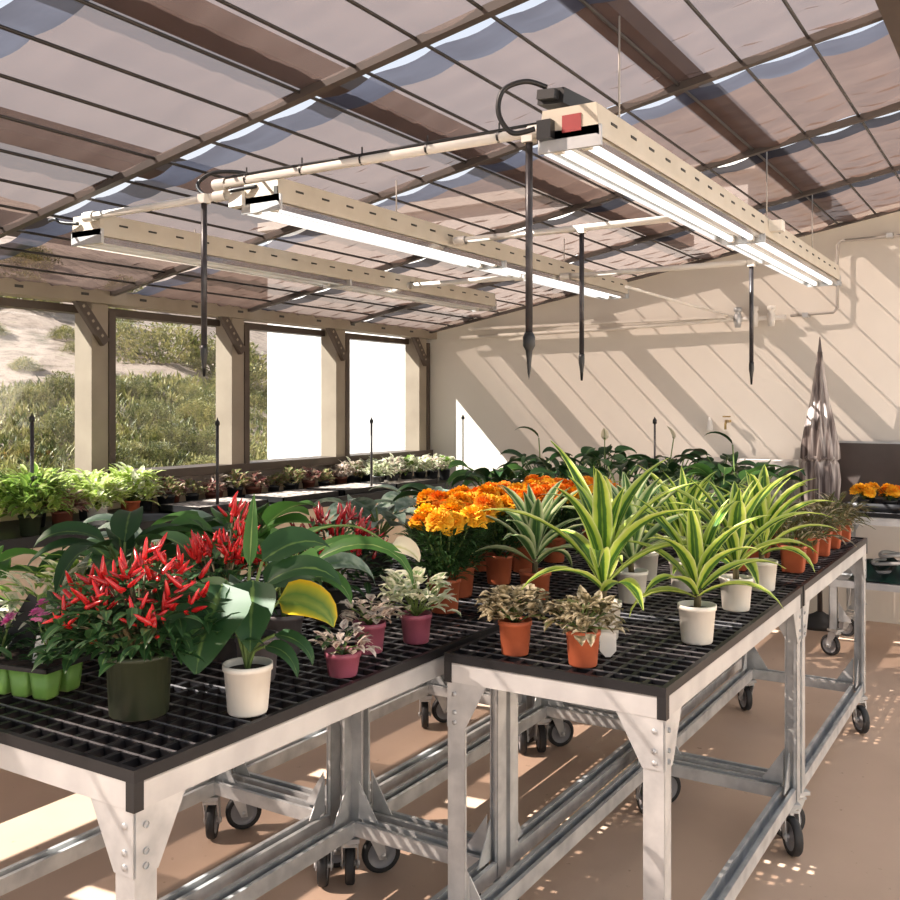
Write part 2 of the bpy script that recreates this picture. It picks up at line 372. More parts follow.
for i in range(7):
    ys = [-.8, .31] + posts
    y0, y1 = ys[i] + .11, ys[i + 1] - .085
    mb = MB(); mb.box(-4.83, -4.825, y0 - .03, y1 + .03, 1.09, 2.045)
    mb.box(-4.83, -4.825, y0 - .03, y1 + .03, 2.07, 2.14)
    struct('window_%d' % (i + 1), mb, M['glass'])

# roof: rafters, wires, purlins above, cloth panels
RY = [-1.92, -.79, .34, 1.47, 2.6, 3.73, 4.86, 5.99, 7.12]
X0, X1 = -4.78, -.49
for i, y in enumerate(RY):
    mb = MB(); h = .06
    mb.prism([(X0, y - .045, roof(X0) - .05), (.0, y - .045, roof(0) - .05), (.0, y - .045, roof(0) - .02), (X0, y - .045, roof(X0) - .02)], (0, .035, 0))
    struct('trim_%d' % (24 + i), mb, M['rafter'])
mb = MB(); mb.prism([(X1 + .01, -2.3, roof(X1) - .08), (X1 + .13, -2.3, roof(X1) - .08), (X1 + .13, -2.3, roof(X1) + .1), (X1 + .01, -2.3, roof(X1) + .1)], (0, YB + 2.3, 0)); struct('trim_40', mb, M['brown'])
for i, x in enumerate([-1.34, -2.33, -3.35, -4.3]):
    mb = MB(); z = roof(x) + .10
    mb.prism([(x - .055, -2.3, z), (x + .055, -2.3, z + .02), (x + .055, -2.3, z + .10), (x - .055, -2.3, z + .08)], (0, YB + 2.3, 0)); struct('trim_%d' % (41 + i), mb, M['brown'])
mb = MB(); mb.prism([(-4.9, 7.07, roof(-4.9) - .03), (0, 7.07, roof(0) - .03), (0, 7.07, roof(0) - .0), (-4.9, 7.07, roof(-4.9) - .0)], (0, .13, 0)); struct('trim_45', mb, M['wall'])
wires = [-.74 - .2435 * k for k in range(17)]
for x in wires:
    mb = MB(); mb.tube([(x, -2.3, roof(x) - .028), (x, YB, roof(x) - .028)], .0065, 5)
    tag(mb.build('support_wire', M['wire']), 'thin black wire under the shade cloth running to the back wall', 'wire', 'parallel wires under the shade cloth')
edges = [X1] + wires + [X0]
ords = ['shade cloth panel behind the camera, farthest from the back wall', 'shade cloth panel behind the camera, second from the far end', 'shade cloth panel above the camera', 'shade cloth panel overhead at the top left of the view, nearest in view', 
        'shade cloth panel over the near lamp ends, third from the back wall', 'shade cloth panel over the lamp middles, second from the back wall strips', 'shade cloth panel over the far lamp halves', 'wrinkled shade cloth panel touching the back wall']
rng = random.Random(3)
for j in range(len(RY) - 1):
    mb = MB(); y0, y1 = RY[j] + .04, RY[j + 1] - .03
    xs = []
    for a, b in zip(edges[:-1], edges[1:]):
        for q in range(6): xs.append((a + (b - a) * q / 6, q / 6))
    xs.append((X0, 0)); ny = 26
    ph = [rng.uniform(0, 6) for _ in range(len(edges))]
    def zz(x, fr, seg, t):
        sag = .012 * math.sin(PI * fr)
        k = ph[seg]; wr = .010 * math.sin(t * 34 + k + fr * 2.2) * math.sin(PI * fr) + .006 * math.sin(t * 61 + 2 * k - fr * 3)
        wr *= .5 + .9 * t * (1 if j > 3 else .5)
        return roof(x) - .018 - sag + wr
    b0 = len(mb.v)
    for r_ in range(ny + 1):
        t = r_ / ny
        for ix, (x, fr) in enumerate(xs):
            seg = min(ix // 6, len(edges) - 2)
            # the hem facing the gap scallops between the wires
            ys = y0 + .028 + .008 * math.sin(PI * fr)
            y = ys + (y1 - ys) * t
            mb.v.append((x, y, zz(x, fr, seg, t)))
    nx = len(xs)
    for r_ in range(ny):
        for q in range(nx - 1):
            a = b0 + r_ * nx + q
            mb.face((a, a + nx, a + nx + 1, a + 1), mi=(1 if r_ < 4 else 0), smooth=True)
    o = mb.build('shade_cloth', [M['cloth'] if j < 5 else M['cloth_far'], M['cloth_sky_edge'] if j < 6 else M['cloth_dark']])
    tag(o, 'grey-brown translucent ' + ords[j], 'shade cloth', 'shade cloth panels under the roof')

# ------------------------------------------------------------------ outdoors
mb = MB(); nx, ny = 40, 40; rng = random.Random(5)
for i in range(nx + 1):
    for j in range(ny + 1):
        x = -5.3 - 55 * (i / nx) ** 1.3; y = -10 + 80 * j / ny
        u = -x - 5.3
        z = -.4 + max(0, u - 3) * .30 + .5 * math.sin(y * .35 + x * .2) * min(1, u / 10) + rng.uniform(-.12, .12) * min(1, u / 6)
        mb.v.append((x, y, z))
for i in range(nx):
    for j in range(ny):
        a = i * (ny + 1) + j; mb.face((a, a + ny + 1, a + ny + 2, a + 1), smooth=True)
struct('hillside', mb, M['hill'])
def hz(x, y):
    u = -x - 5.3; return -.4 + max(0, u - 3) * .30 + .5 * math.sin(y * .35 + x * .2) * min(1, u / 10)
def bush(r, h, n, seed, mat, lw=.12):
    g = random.Random(seed); mb = MB()
    for k in range(n):
        th = g.uniform(0, 2 * PI); ph = math.acos(g.uniform(0, 1)); rr = r * g.uniform(.55, 1.05) * (1 + .25 * math.sin(3 * th + seed))
        p = (rr * math.sin(ph) * math.cos(th), rr * math.sin(ph) * math.sin(th), h * math.cos(ph) * g.uniform(.6, 1.05) + .05)
        mb.leaf(p, th + g.uniform(-1, 1), g.uniform(-.2, 1.3), lw * g.uniform(.9, 1.8), lw * .7, bend=.6, segs=2, prof='lance')
    for k in range(6):
        th = g.uniform(0, 6.28); mb.tube([(0, 0, -.2), (r * .3 * math.cos(th), r * .3 * math.sin(th), h * .35), (r * .7 * math.cos(th), r * .7 * math.sin(th), h * .75)], [.03, .02, .008], 5, mi=1)
    return mb, mat
b1 = [bush(1.0, 1.2, 2600, 11, None, .08)[0], bush(1.0, 1.0, 2600, 12, None, .08)[0]]
protos = [b1[0].build('hillside_bush', [M['scrub'], M['stem_brown']]), b1[1].build('hillside_bush', [M['scrub2'], M['stem_brown']])]
g = random.Random(21)
# scrub belt near the windows (lower slope) and a few trees high on the slope
spots = []
for k in range(52):
    u = g.uniform(4.2, 9.0); x = -5.3 - u; y = g.uniform(.52, 1.2) * (-x)
    spots.append((x, y, g.uniform(.28, .5), g.choice((0, 1))))
for (x, y, s) in [(-16.0, 14.3, 1.0), (-15.4, 15.4, 1.1), (-17.2, 14.0, .7), (-14.2, 14.6, .8), (-22, 13.5, .6), (-27, 18.5, .8), (-20, 16.2, .6), (-21.5, 14.6, 1.0), (-19, 12.2, .35), (-17, 12.8, .3), (-23, 15.5, .4), (-26, 16.4, .5), (-18.2, 13.4, .35), (-29, 20, .8), (-25, 20.5, .7), (-16, 10.9, .3), (-30, 18.6, .6)]: spots.append((x, y, s, 1))
for i, (x, y, s, k) in enumerate(spots):
    o = protos[k] if i in (0,) and k == 0 else protos[k].copy()
    if o.name not in col.objects: col.objects.link(o)
    o.location = (x, y, hz(x, y) - .1); o.scale = (s, s, s * .9); o.rotation_euler = (0, 0, g.uniform(0, 6))
    tag(o, 'dry olive-yellow scrub bush on the hillside outside the windows', 'bush', 'scrub bushes on the hillside')
used_names = [p for p in protos]
for p in protos:
    if p.location.length < .001: bpy.data.objects.remove(p)
# grassy stuff on the lower slope
mb = MB()
for k in range(26000):
    u = g.uniform(2.5, 9.5); x = -5.3 - u; y = g.uniform(.5, 1.25) * (-x)
    mb.leaf((x, y, hz(x, y) - .03), g.uniform(0, 6.28), g.uniform(.7, 1.5), g.uniform(.08, .26), .045, bend=.9, segs=2, prof='lance', mi=g.choice((0, 1)))
tag(mb.build('dry_grass', [M['scrub'], M['scrub2']]), 'dry yellow-green grass covering the lower slope outside', 'grass', kind='stuff')
# white building outside the last windows
root = empty('white_building', (-7.2, 12.4, -.6), 0, 'plain white outbuilding seen through the two windows nearest the back wall', 'building')
mb = MB(); mb.box(-2.35, 4.5, -2.0, 2.0, 0, 4.6); mb.build('wall_block', M['building'], root)
mb = MB(); mb.box(-2.45, 4.6, -2.1, 2.1, 4.6, 4.72); mb.build('roof', M['whitetop'], root)

# ------------------------------------------------------------------ rolling benches
L, W = 1.38, .57
def make_caster(parent, x, y, ang):
    ro = empty('caster', (x, y, 0), ang); ro.parent = parent
    mb = MB()   # fork + plate
    mb.lathe([(0, .155), (.03, .155), (.03, .14), (.012, .135)], 14)
    mb.box(-.035, .035, -.03, .03, .152, .165)
    for s in (-1, 1):
        mb.prism([(-.022, s * .022, .145), (.03, s * .022, .145), (.045, s * .022, .05), (.022, s * .022, .05)], (0, s * .004, 0))
    mb.box(-.025, .03, -.024, .024, .136, .145)
    mb.lathe([(0, -.03), (.009, -.03), (.009, .03), (0, .03)], 10, (.033, 0, .0625), axis='Y')
    mb.build('fork', M['galv'], ro)
    mb = MB()
    mb.lathe([(.046, -.012), (.058, -.015), (.0625, -.009), (.0625, .009), (.058, .015), (.046, .012)], 28, (.033, 0, .0625), axis='Y', mi=0)
    mb.lathe([(0, -.013), (.014, -.013), (.018, -.006), (.040, -.006), (.046, -.012)], 28, (.033, 0, .0625), axis='Y', mi=1)
    mb.lathe([(.046, .012), (.040, .006), (.018, .006), (.014, .013), (0, .013)], 28, (.033, 0, .0625), axis='Y', mi=1)
    mb.build('wheel', [M['tyre'], M['hub']], ro)
    return ro
def make_bench(name, L, W, ztop=BT, caster_angles=(.9, 2.2, 3.9, 5.3), grid=.0465):
    root = empty(name, (0, 0, 0))
    # black grid tray: rim + bars
    mb = MB(); zt, zb = ztop, ztop - .022
    t = .012
    mb.box(0, W, 0, t, zb, zt); mb.box(0, W, L - t, L, zb, zt); mb.box(0, t, t, L - t, zb, zt); mb.box(W - t, W, t, L - t, zb, zt)
    nx = round((W - 2 * t) / grid); nyy = round((L - 2 * t) / grid)
    for i in range(1, nx):
        x = t + (W - 2 * t) * i / nx; wd = .0055
        mb.box(x - wd, x + wd, t, L - t, zb + .002, zt - .003)
    for j in range(1, nyy):
        y = t + (L - 2 * t) * j / nyy; wd = .0055
        mb.box(t, W - t, y - wd, y + wd, zb + .002, zt - .003)
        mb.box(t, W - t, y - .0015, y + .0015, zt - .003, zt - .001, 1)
    mb.build('grid_tray', [M['grate'], M['grate_top']], root)
    z1 = zb; z0 = z1 - .048
    mb = MB()
    c = .02
    mb.box(c, W - c, .002, .006, z0, z1); mb.box(c, W - c, L - .006, L - .002, z0, z1)
    mb.box(.002, .006, c, L - c, z0, z1); mb.box(W - .006, W - .002, c, L - c, z0, z1)
    for yy in (.002, L - .03): mb.box(c, W - c, yy, yy + .028, z1 - .004, z1 - .0005)
    for xx in (.002, W - .03): mb.box(xx, xx + .028, c, L - c, z1 - .004, z1 - .0005)
    for q in (1, 2): mb.box(.01, W - .01, L * q / 3 - .012, L * q / 3 + .012, z0 + .012, z0 + .034)
    mb.build('top_frame', M['alu'], root)
    for (sx, sy) in ((0, 0), (1, 0), (0, 1), (1, 1)):
        X = 0 if not sx else W; Y = 0 if not sy else L; dx = 1 if not sx else -1; dy = 1 if not sy else -1
        def bx(m, a0, a1, b0, b1, c0, c1):
            xa, xb = X + dx * a0, X + dx * a1; ya, yb = Y + dy * b0, Y + dy * b1
            m.box(min(xa, xb), max(xa, xb), min(ya, yb), max(ya, yb), c0, c1)
        m = MB(); bx(m, 0, .021, 0, .021, z0 - .002, z1); m.build('corner_cap', M['cap'], root)
        m = MB(); bx(m, .007, .055, .007, .011, .17, z1 - .002); bx(m, .007, .011, .007, .055, .17, z1 - .002); bx(m, .051, .055, .007, .017, .17, z1 - .002); bx(m, .007, .017, .051, .055, .17, z1 - .002)
        m.build('leg', M['galv'], root)
        m = MB()  # upper gusset: triangular plates on both faces with bolts
        zt2 = z0 + .004; zb2 = z0 - .115
        m.prism([(X + dx * .008, Y + dy * .004, zt2), (X + dx * .12, Y + dy * .004, zt2), (X + dx * .056, Y + dy * .004, zb2), (X + dx * .008, Y + dy * .004, zb2)], (0, dy * .0025, 0))
        m.prism([(X + dx * .004, Y + dy * .008, zt2), (X + dx * .004, Y + dy * .12, zt2), (X + dx * .004, Y + dy * .056, zb2), (X + dx * .004, Y + dy * .008, zb2)], (dx * .0025, 0, 0))
        for zz_ in (z0 - .03, z0 - .075, z0 - .1):
            m.lathe([(0, -.003), (.006, -.003), (.006, .003)], 8, (X + dx * .028, Y + dy * .004, zz_), axis='Y')
            m.lathe([(0, -.003), (.006, -.003), (.006, .003)], 8, (X + dx * .004, Y + dy * .028, zz_), axis='X')
        m.build('gusset', M['galv'], root)
        m = MB()  # lower gusset
        m.prism([(X + dx * .056, Y + dy * .03, .215), (X + dx * .13, Y + dy * .03, .215), (X + dx * .056, Y + dy * .03, .33)], (0, dy * .003, 0))
        m.prism([(X + dx * .03, Y + dy * .056, .215), (X + dx * .03, Y + dy * .13, .215), (X + dx * .03, Y + dy * .056, .33)], (dx * .003, 0, 0))
        m.build('foot_gusset', M['galv'], root)
    for x in (.010, W - .062):
        m = MB(); ya, yb = .056, L - .056
        m.box(x, x + .052, ya, yb, .168, .175); m.box(x, x + .013, ya, yb, .175, .213); m.box(x + .039, x + .052, ya, yb, .175, .213)
        m.build('side_rail', M['galv'], root)
    for y in (.010, L - .062):
        m = MB(); xa, xb = .062, W - .062
        m.box(xa, xb, y, y + .052, .172, .178); m.box(xa, xb, y, y + .013, .178, .214); m.box(xa, xb, y + .039, y + .052, .178, .214)
        m.build('cross_rail', M['galv'], root)
    k = 0
    for X in (.035, W - .035):
        for Y in (.05, L - .05):
            make_caster(root, X, Y, caster_angles[k]); k += 1
    return root
proto = make_bench('rolling_bench', 1.33, W)
protoB = make_bench('rolling_bench', L, W)
bench_sp = [(-1.87, 1.09, 'rolling greenhouse bench nearest the camera, bearing the dark green pot of red peppers'),
            (-1.87, 2.43, 'rolling bench behind the nearest one, bearing the row of orange marigolds'),
            (-1.87, 3.77, 'rolling bench at the far end of the marigold row, crowded with dark foliage'),
            (-1.27, 2.02, 'rolling bench with two small terracotta pots at its near corner and white-potted striped plants'),
            (-1.27, 3.42, 'rolling bench farthest right, bearing a line of square terracotta pots'),
            (-2.47, 1.09, 'rolling bench at far left behind the pepper plants, nearest on its row'),
            (-2.47, 2.43, 'rolling bench of the left row under silvery broad leaves'),
            (-2.47, 3.77, 'rolling bench of the left row nearest the back wall')]
for i, (x, y, lb) in enumerate(bench_sp):
    o = (proto if i == 0 else copy_tree(proto)) if y in (1.09, 2.43, 3.77) else (protoB if i == 3 else copy_tree(protoB))
    o.location = (x, y, 0)
    tag(o, lb, 'bench', 'galvanised rolling benches with black grid tops')

# side bench along the window wall
root = empty('window_bench', (-4.78, -.5, 0), 0, 'long fixed bench along the window wall with black edged top', 'bench')
LB = 7.55
mb = MB(); mb.box(0, .74, 0, LB, .845, .872); mb.build('bench_top', M['grate'], root)
mb = MB(); mb.box(.74, .755, 0, LB, .83, .885); mb.build('edge_strip', M['cap'], root)
mb = MB(); mb.box(.70, .745, 0, LB, .78, .83); mb.build('front_rail', M['wall_low'], root)
for k in range(7):
    mb = MB(); mb.box(.731, .76, .3 + 1.12 * k, .34 + 1.12 * k, 0, .778); mb.build('leg', M['brown'], root)
mb = MB(); mb.box(.715, .73, 0, LB, .0, .78); mb.build('front_panel', M['wall_low'], root)

# ------------------------------------------------------------------ grow lights
def make_light(name, Lg, label, lit=True, ballast=False):
    """origin: near end, bottom centre; runs +Y"""
    root = empty(name, (0, 0, 0), 0, label, 'light')
    hw = .085
    mb = MB()
    mb.prism([(-hw, 0, .035), (-.095, 0, .03), (-.095, 0, .045), (-hw, 0, .125), (hw, 0, .125), (.095, 0, .045), (.095, 0, .03), (hw, 0, .035)], (0, Lg, 0))
    n = int(Lg / .16)
    for k in range(n):
        y = .1 + k * .16
        c = Vector((.0905 + .0008, y, .078)); mb.box(.0895, .0925, y, y + .045, .082, .090, 1)
        mb.box(-.0925, -.0895, y, y + .045, .082, .090, 1)
    mb.build('housing', [M['house'], M['slot']], root)
    for half in (0, 1):
        y0 = .02 + half * Lg / 2; y1 = y0 + Lg / 2 - .05
        mb = MB()   # reflector: shallow ridged tray open downwards
        pr = [(-.09, .0), (-.086, .03), (-.05, .036), (-.018, .034), (0, .012), (.018, .034), (.05, .036), (.086, .03), (.09, .0)]
        b = len(mb.v)
        for yy in (y0, y1):
            for x, z in pr: mb.v.append((x, yy, z))
        for q in range(8): mb.face((b + q, b + q + 1, b + 10 + q, b + 9 + q), smooth=False)
        mb.build('reflector', M['refl'], root)
        for x in (-.045, .045):
            mb = MB(); mb.tube([(x, y0 + .02, .014), (x, y1 - .02, .014)], .013, 10)
            mb.build('lamp_tube', M['tube'] if lit else M['tube_dim'], root)
            mb = MB(); mb.box(x - .014, x + .014, y0, y0 + .02, .0, .034); mb.box(x - .014, x + .014, y1 - .02, y1, .0, .034)
            mb.build('tube_socket', M['whitepot'], root)
    for (a, b, c, d) in ((Lg / 2 - .012, Lg / 2 + .006, -.004, .034), (0, .012, 0, .06), (Lg - .012, Lg, 0, .06)):
        mb = MB(); mb.box(-.10, .10, a, b, c, d); mb.build('bracket', M['alu'], root)
    return root
def curve_pts(pts, n=8):
    out = []; P = [Vector(p) for p in pts]; P = [P[0]] + P + [P[-1]]
    for i in range(1, len(P) - 2):
        for q in range(n):
            t = q / n; a, b, c, d = P[i - 1:i + 3]
            out.append(.5 * ((2 * b) + (c - a) * t + (2 * a - 5 * b + 4 * c - d) * t * t + (3 * b - a - 3 * c + d) * t ** 3))
    out.append(P[-2]); return out
l1 = make_light('grow_light', 3.8, 'brightly lit long grow light at right, nearest the camera', True)
l1.location = (-1.18, 2.56, 2.245)
l2 = make_light('grow_light', 3.6, 'middle one of the three long hanging grow lights', True)
l2.location = (-2.57, 2.76, 2.245)
l3 = make_light('grow_light', 3.45, 'leftmost hanging grow light, closest to the windows', False)
l3.location = (-3.5, 2.68, 2.19)
for l in (l1, l2, l3): l['group'] = 'long hanging grow lights'
def cord(parent, pts, r=.008):
    mb = MB(); mb.tube(curve_pts(pts), r, 7); mb.build('power_cord', M['cable'], parent)
cord(l1, [(-.10, -.02, .07), (-.16, -.05, .06), (-.20, -.06, .12), (-.19, -.05, .19), (-.13, -.02, .215), (-.08, .02, .20)])
mb = MB(); mb.box(-.045, .045, 0, .26, 0, .045); mb.box(-.03, .03, -.03, .0, .008, .036)
o = mb.build('ballast', M['cable'], l1); o.location = (-.07, .02, .15); o.rotation_euler = (0, .1, -.1)
mb = MB(); mb.box(-.02, .04, -.004, 0, .05, .10); o = mb.build('warning_label', M['red'], l1)
mb = MB(); mb.box(-.09, -.045, -.03, .0, .035, .09); mb.build('junction_plug', M['cable'], l1)
cord(l2, [(-.02, .0, .10), (-.12, -.03, .09), (-.24, -.04, .08), (-.30, -.04, .13), (-.24, -.02, .175), (-.12, .02, .17), (-.02, .06, .13)])
mb = MB(); mb.box(.07, .088, -.004, .0, .06, .09); mb.build('outlet', M['slot'], l2)
mb = MB(); mb.box(-.15, -.08, -.02, .02, .03, .09); mb.build('junction_box', M['whitepot'], l2)
cord(l3, [(-.04, -.01, .09), (-.12, -.03, .10), (-.17, -.03, .12), (-.22, -.02, .12)])
mb = MB(); mb.box(.09, .15, 2.0, 2.06, .06, .11); mb.build('junction_box', M['whitepot'], l1)

# suspension cables
for (x, y, zb, lb) in [(-1.18, 2.95, 2.37, 'thin cable hanging the near half of the right grow light'), (-1.18, 4.9, 2.37, 'thin cable holding the right grow light behind its middle'), (-1.18, 6.0, 2.37, 'thin cable at the far end of the right grow light'),
                       (-2.52, 3.6, 2.37, 'thin cable holding the near half of the middle grow light'), (-2.52, 5.4, 2.37, 'thin cable holding the far half of the middle grow light'),
                       (-3.5, 3.3, 2.3, 'thin cable holding the near half of the leftmost grow light'), (-3.5, 4.9, 2.3, 'thin cable holding the far half of the leftmost grow light')]:
    mb = MB(); mb.tube([(x, y, zb), (x, y, roof(x) - .03)], .0035, 5); mb.box(x - .012, x + .012, y - .01, y + .01, zb - .01, zb + .01)
    tag(mb.build('suspension_cable', M['steelwire']), lb, 'cable', 'suspension cables of the grow lights')
# cross pipes with black cable tied on
def pipe(y, xa, xb, z, lb, cable=True, r=.016, ties=5):
    root = empty('water_pipe', (0, 0, 0), 0, lb, 'pipe', 'white water pipes under the roof')
    mb = MB(); mb.tube([(xa, y, z), (xb, y, z)], r, 10)
    for q in (0, 1): x = xa if q == 0 else xb; mb.lathe([(r * 1.35, -.03), (r * 1.35, .03)], 10, (x, y, z), axis='X')
    mb.build('pipe', M['pvc'], root)
    if cable:
        mb = MB(); mb.tube([(xa, y - .005, z + r + .005), ((xa + xb) / 2, y - .005, z + r + .003), (xb, y - .005, z + r + .006)], .005, 6); mb.build('tied_cable', M['cable'], root)
        for k in range(ties):
            x = xa + (xb - xa) * (k + .5) / ties
            mb = MB(); mb.lathe([(r + .003, -.004), (r + .003, .004)], 10, (x, y, z + .003), axis='X'); mb.box(x - .002, x + .002, y - .004, y, z + r, z + r + .03); mb.build('cable_tie', M['cable'], root)
    return root
pipe(2.60, -2.62, -1.30, 2.325, 'white pipe between the near ends of the right and middle grow lights')
pipe(2.66, -3.45, -2.68, 2.30, 'white pipe between the near ends of the middle and leftmost grow lights', False)
pipe(4.0, -2.42, -1.30, 2.30, 'white pipe joining the right and middle grow lights near their centre', False)
pipe(5.25, -2.44, -1.28, 2.27, 'white pipe joining the far halves of right and middle grow lights', False)
pipe(5.0, -3.42, -2.62, 2.25, 'white pipe joining the far halves of middle and leftmost grow lights', False)
# drop tubes
for (x, y, zt, zb, tip, lb) in [(-1.33, 2.60, 2.31, 1.62, 1, 'dark drop tube hanging beside the near end of the right grow light'),
                           (-2.75, 2.64, 2.29, 1.63, 0, 'dark drop tube hanging left of the middle grow light before the second window'),
                           (-1.78, 4.0, 2.29, 1.63, 0, 'dark drop tube hanging in the centre against the back wall'),
                           (-1.345, 5.25, 2.26, 1.63, 0, 'dark drop tube hanging farthest right against the back wall')]:
    root = empty('drop_tube', (x, y, 0), 0, lb, 'tube', 'dark watering drop tubes')
    mb = MB(); mb.tube([(0, 0, zt), (0, 0, zb + .1)], .0115, 8); mb.build('tube', M['rod'], root)
    mb = MB(); mb.box(-.018, .018, -.018, .018, zt - .015, zt + .02); mb.build('tee_fitting', M['pvc'], root)
    mb = MB(); k_ = 1 if tip else .72
    mb.lathe([(.0, .1), (.013, .1), (.019 * k_, .085), (.019 * k_, .06), (.011, .045), (.008, .02), (.005, -.02), (0, -.045 if tip else -.01)], 10, (0, 0, zb)); mb.build('nozzle', M['cable'], root)
# far service pipe (runs along depth to the wall) + wall conduit
mb = MB(); mb.tube([(-1.96, 5.0, 2.15), (-1.96, 7.12, 2.15)], .009, 7); tag(mb.build('supply_pipe', M['pvc']), 'thin pale supply pipe running level to the back wall manifold', 'pipe')
mb = MB(); y = 7.10
mb.tube([(-4.3, y, 2.08), (-2.9, y, 2.10), (-1.95, y, 2.13)], .016, 8)
mb.box(-4.2, -2.0, y - .03, y + .02, 2.14, 2.16)
tag(mb.build('wall_channel', M['wall']), 'long pale channel and pipe fixed level along the back wall', 'pipe')
root = empty('wall_conduit', (0, 7.13, 0), 0, 'bent grey conduit on the back wall at right, stepping up towards the roof', 'conduit')
mb = MB(); mb.tube([(-1.55, 0, 2.14), (-1.26, 0, 2.15), (-1.235, 0, 2.18), (-1.235, 0, 2.62), (-1.21, 0, 2.645), (.6, 0, 2.66)], .011, 8); mb.build('conduit', M['steelwire'], root)
for (x, z) in ((-1.45, 2.14), (-1.235, 2.35), (-.9, 2.655)):
    mb = MB(); mb.box(x - .02, x + .02, -.014, .06, z - .016, z + .016); mb.build('clamp', M['galv'], root)
root = empty('valve_manifold', (-1.8, 7.12, 2.1), 0, 'cluster of white irrigation valves and fittings on the back wall beside the conduit', 'valve')
mb = MB(); mb.tube([(-.22, 0, .03), (.22, 0, .03)], .018, 8); mb.build('manifold_pipe', M['pvc'], root)
for k, x in enumerate((-.12, .0, .12)):
    mb = MB(); mb.lathe([(0, -.06), (.022, -.06), (.028, -.02), (.028, .03), (.018, .05), (.03, .06), (.03, .085), (0, .09)], 12, (x, -.01, .03)); mb.build('valve', M['pvc'] if k else M['galv'], root)
root = empty('hose_bib', (-2.0, 7.14, 1.38), 0, 'small brass and white tap pair low on the back wall', 'tap')
mb = MB(); mb.box(-.01, .01, -.05, .05, -.01, .01); mb.lathe([(0, .03), (.03, .03), (.03, .04), (0, .04)], 10, (0, -.04, 0)); mb.tube([(0, -.05, 0), (0, -.07, -.02), (0, -.07, -.06)], .009, 7); mb.build('brass_tap', M['brass'], root)
mb = MB(); mb.lathe([(0, -.05), (.025, -.05), (.02, 0), (.008, .05), (0, .05)], 10, (-.13, -.02, -.02)); mb.build('white_cap', M['whitetop'], root)

# ------------------------------------------------------------------ pots & plants
def pot_mb(r, h, rim=.012, taper=.80, n=28, square=False):
    mb = MB(); rb = r * taper
    rr = r * 1.0
    prof = [(0, 0), (rb * .95, 0), (rb, .004), (rr * .94, h - rim), (rr, h - rim), (rr, h), (rr * .93, h), (rr * .90, h - rim * 1.3)]
    if square:
        fn = lambda an, i: 1 / max(abs(math.cos(an)), abs(math.sin(an))) ** .8 * .9
        mb.lathe(prof, 32, fn=fn)
    else: mb.lathe(prof, n)
    return mb
def potted(name, loc, rz, r, h, potmat, label, cat='plant', group=None, square=False, taper=.80, rim=.012):
    root = empty(name, loc, rz, label, cat, group)
    pot_mb(r, h, rim, taper, square=square).build('pot', potmat, root)
    mb = MB(); mb.disc(r * .93, h - rim * 1.2); mb.build('soil', M['soil'], root)
    return root
def dracaena(loc, rz, seed, H, label, potmat='whitepot', r=.05, ph=.098, n=24, mat='drac', group='variegated striped dracaenas', spread=1.):
    n = 19; g = random.Random(seed)
    root = potted('potted_dracaena', loc, rz, r, ph, M[potmat], label, group=group)
    mb = MB(); st = H * .22
    mb.tube([(0, 0, ph - .03), (.004, 0, ph + st * .6), (0, 0, ph + st)], [.010, .009, .006], 7)
    mb.build('stem', M['stem_brown'], root)
    mb = MB(); az = g.uniform(0, 6)
    for k in range(n):
        t = k / (n - 1)
        az += 2.4 + g.uniform(-.3, .3)
        el = R(26 + 61 * t ** .7) + g.uniform(-.12, .12)
        Lf = H * (.80 + .28 * math.sin(PI * t)) * g.uniform(.85, 1.1) * (.95 if t < .8 else .85) * spread
        be = (1.85 - 1.2 * t) * g.uniform(.8, 1.15)
        mb.leaf((.004 * math.cos(az), .004 * math.sin(az), ph + st * (.25 + .75 * t)), az, el, Lf, .047 * g.uniform(.85, 1.15) * (H / .32) ** .5, bend=be, segs=9, fold=.22, prof='strap', azb=g.uniform(-.3, .3), wave=.02)
    mb.build('leaves', M[mat], root)
    return root
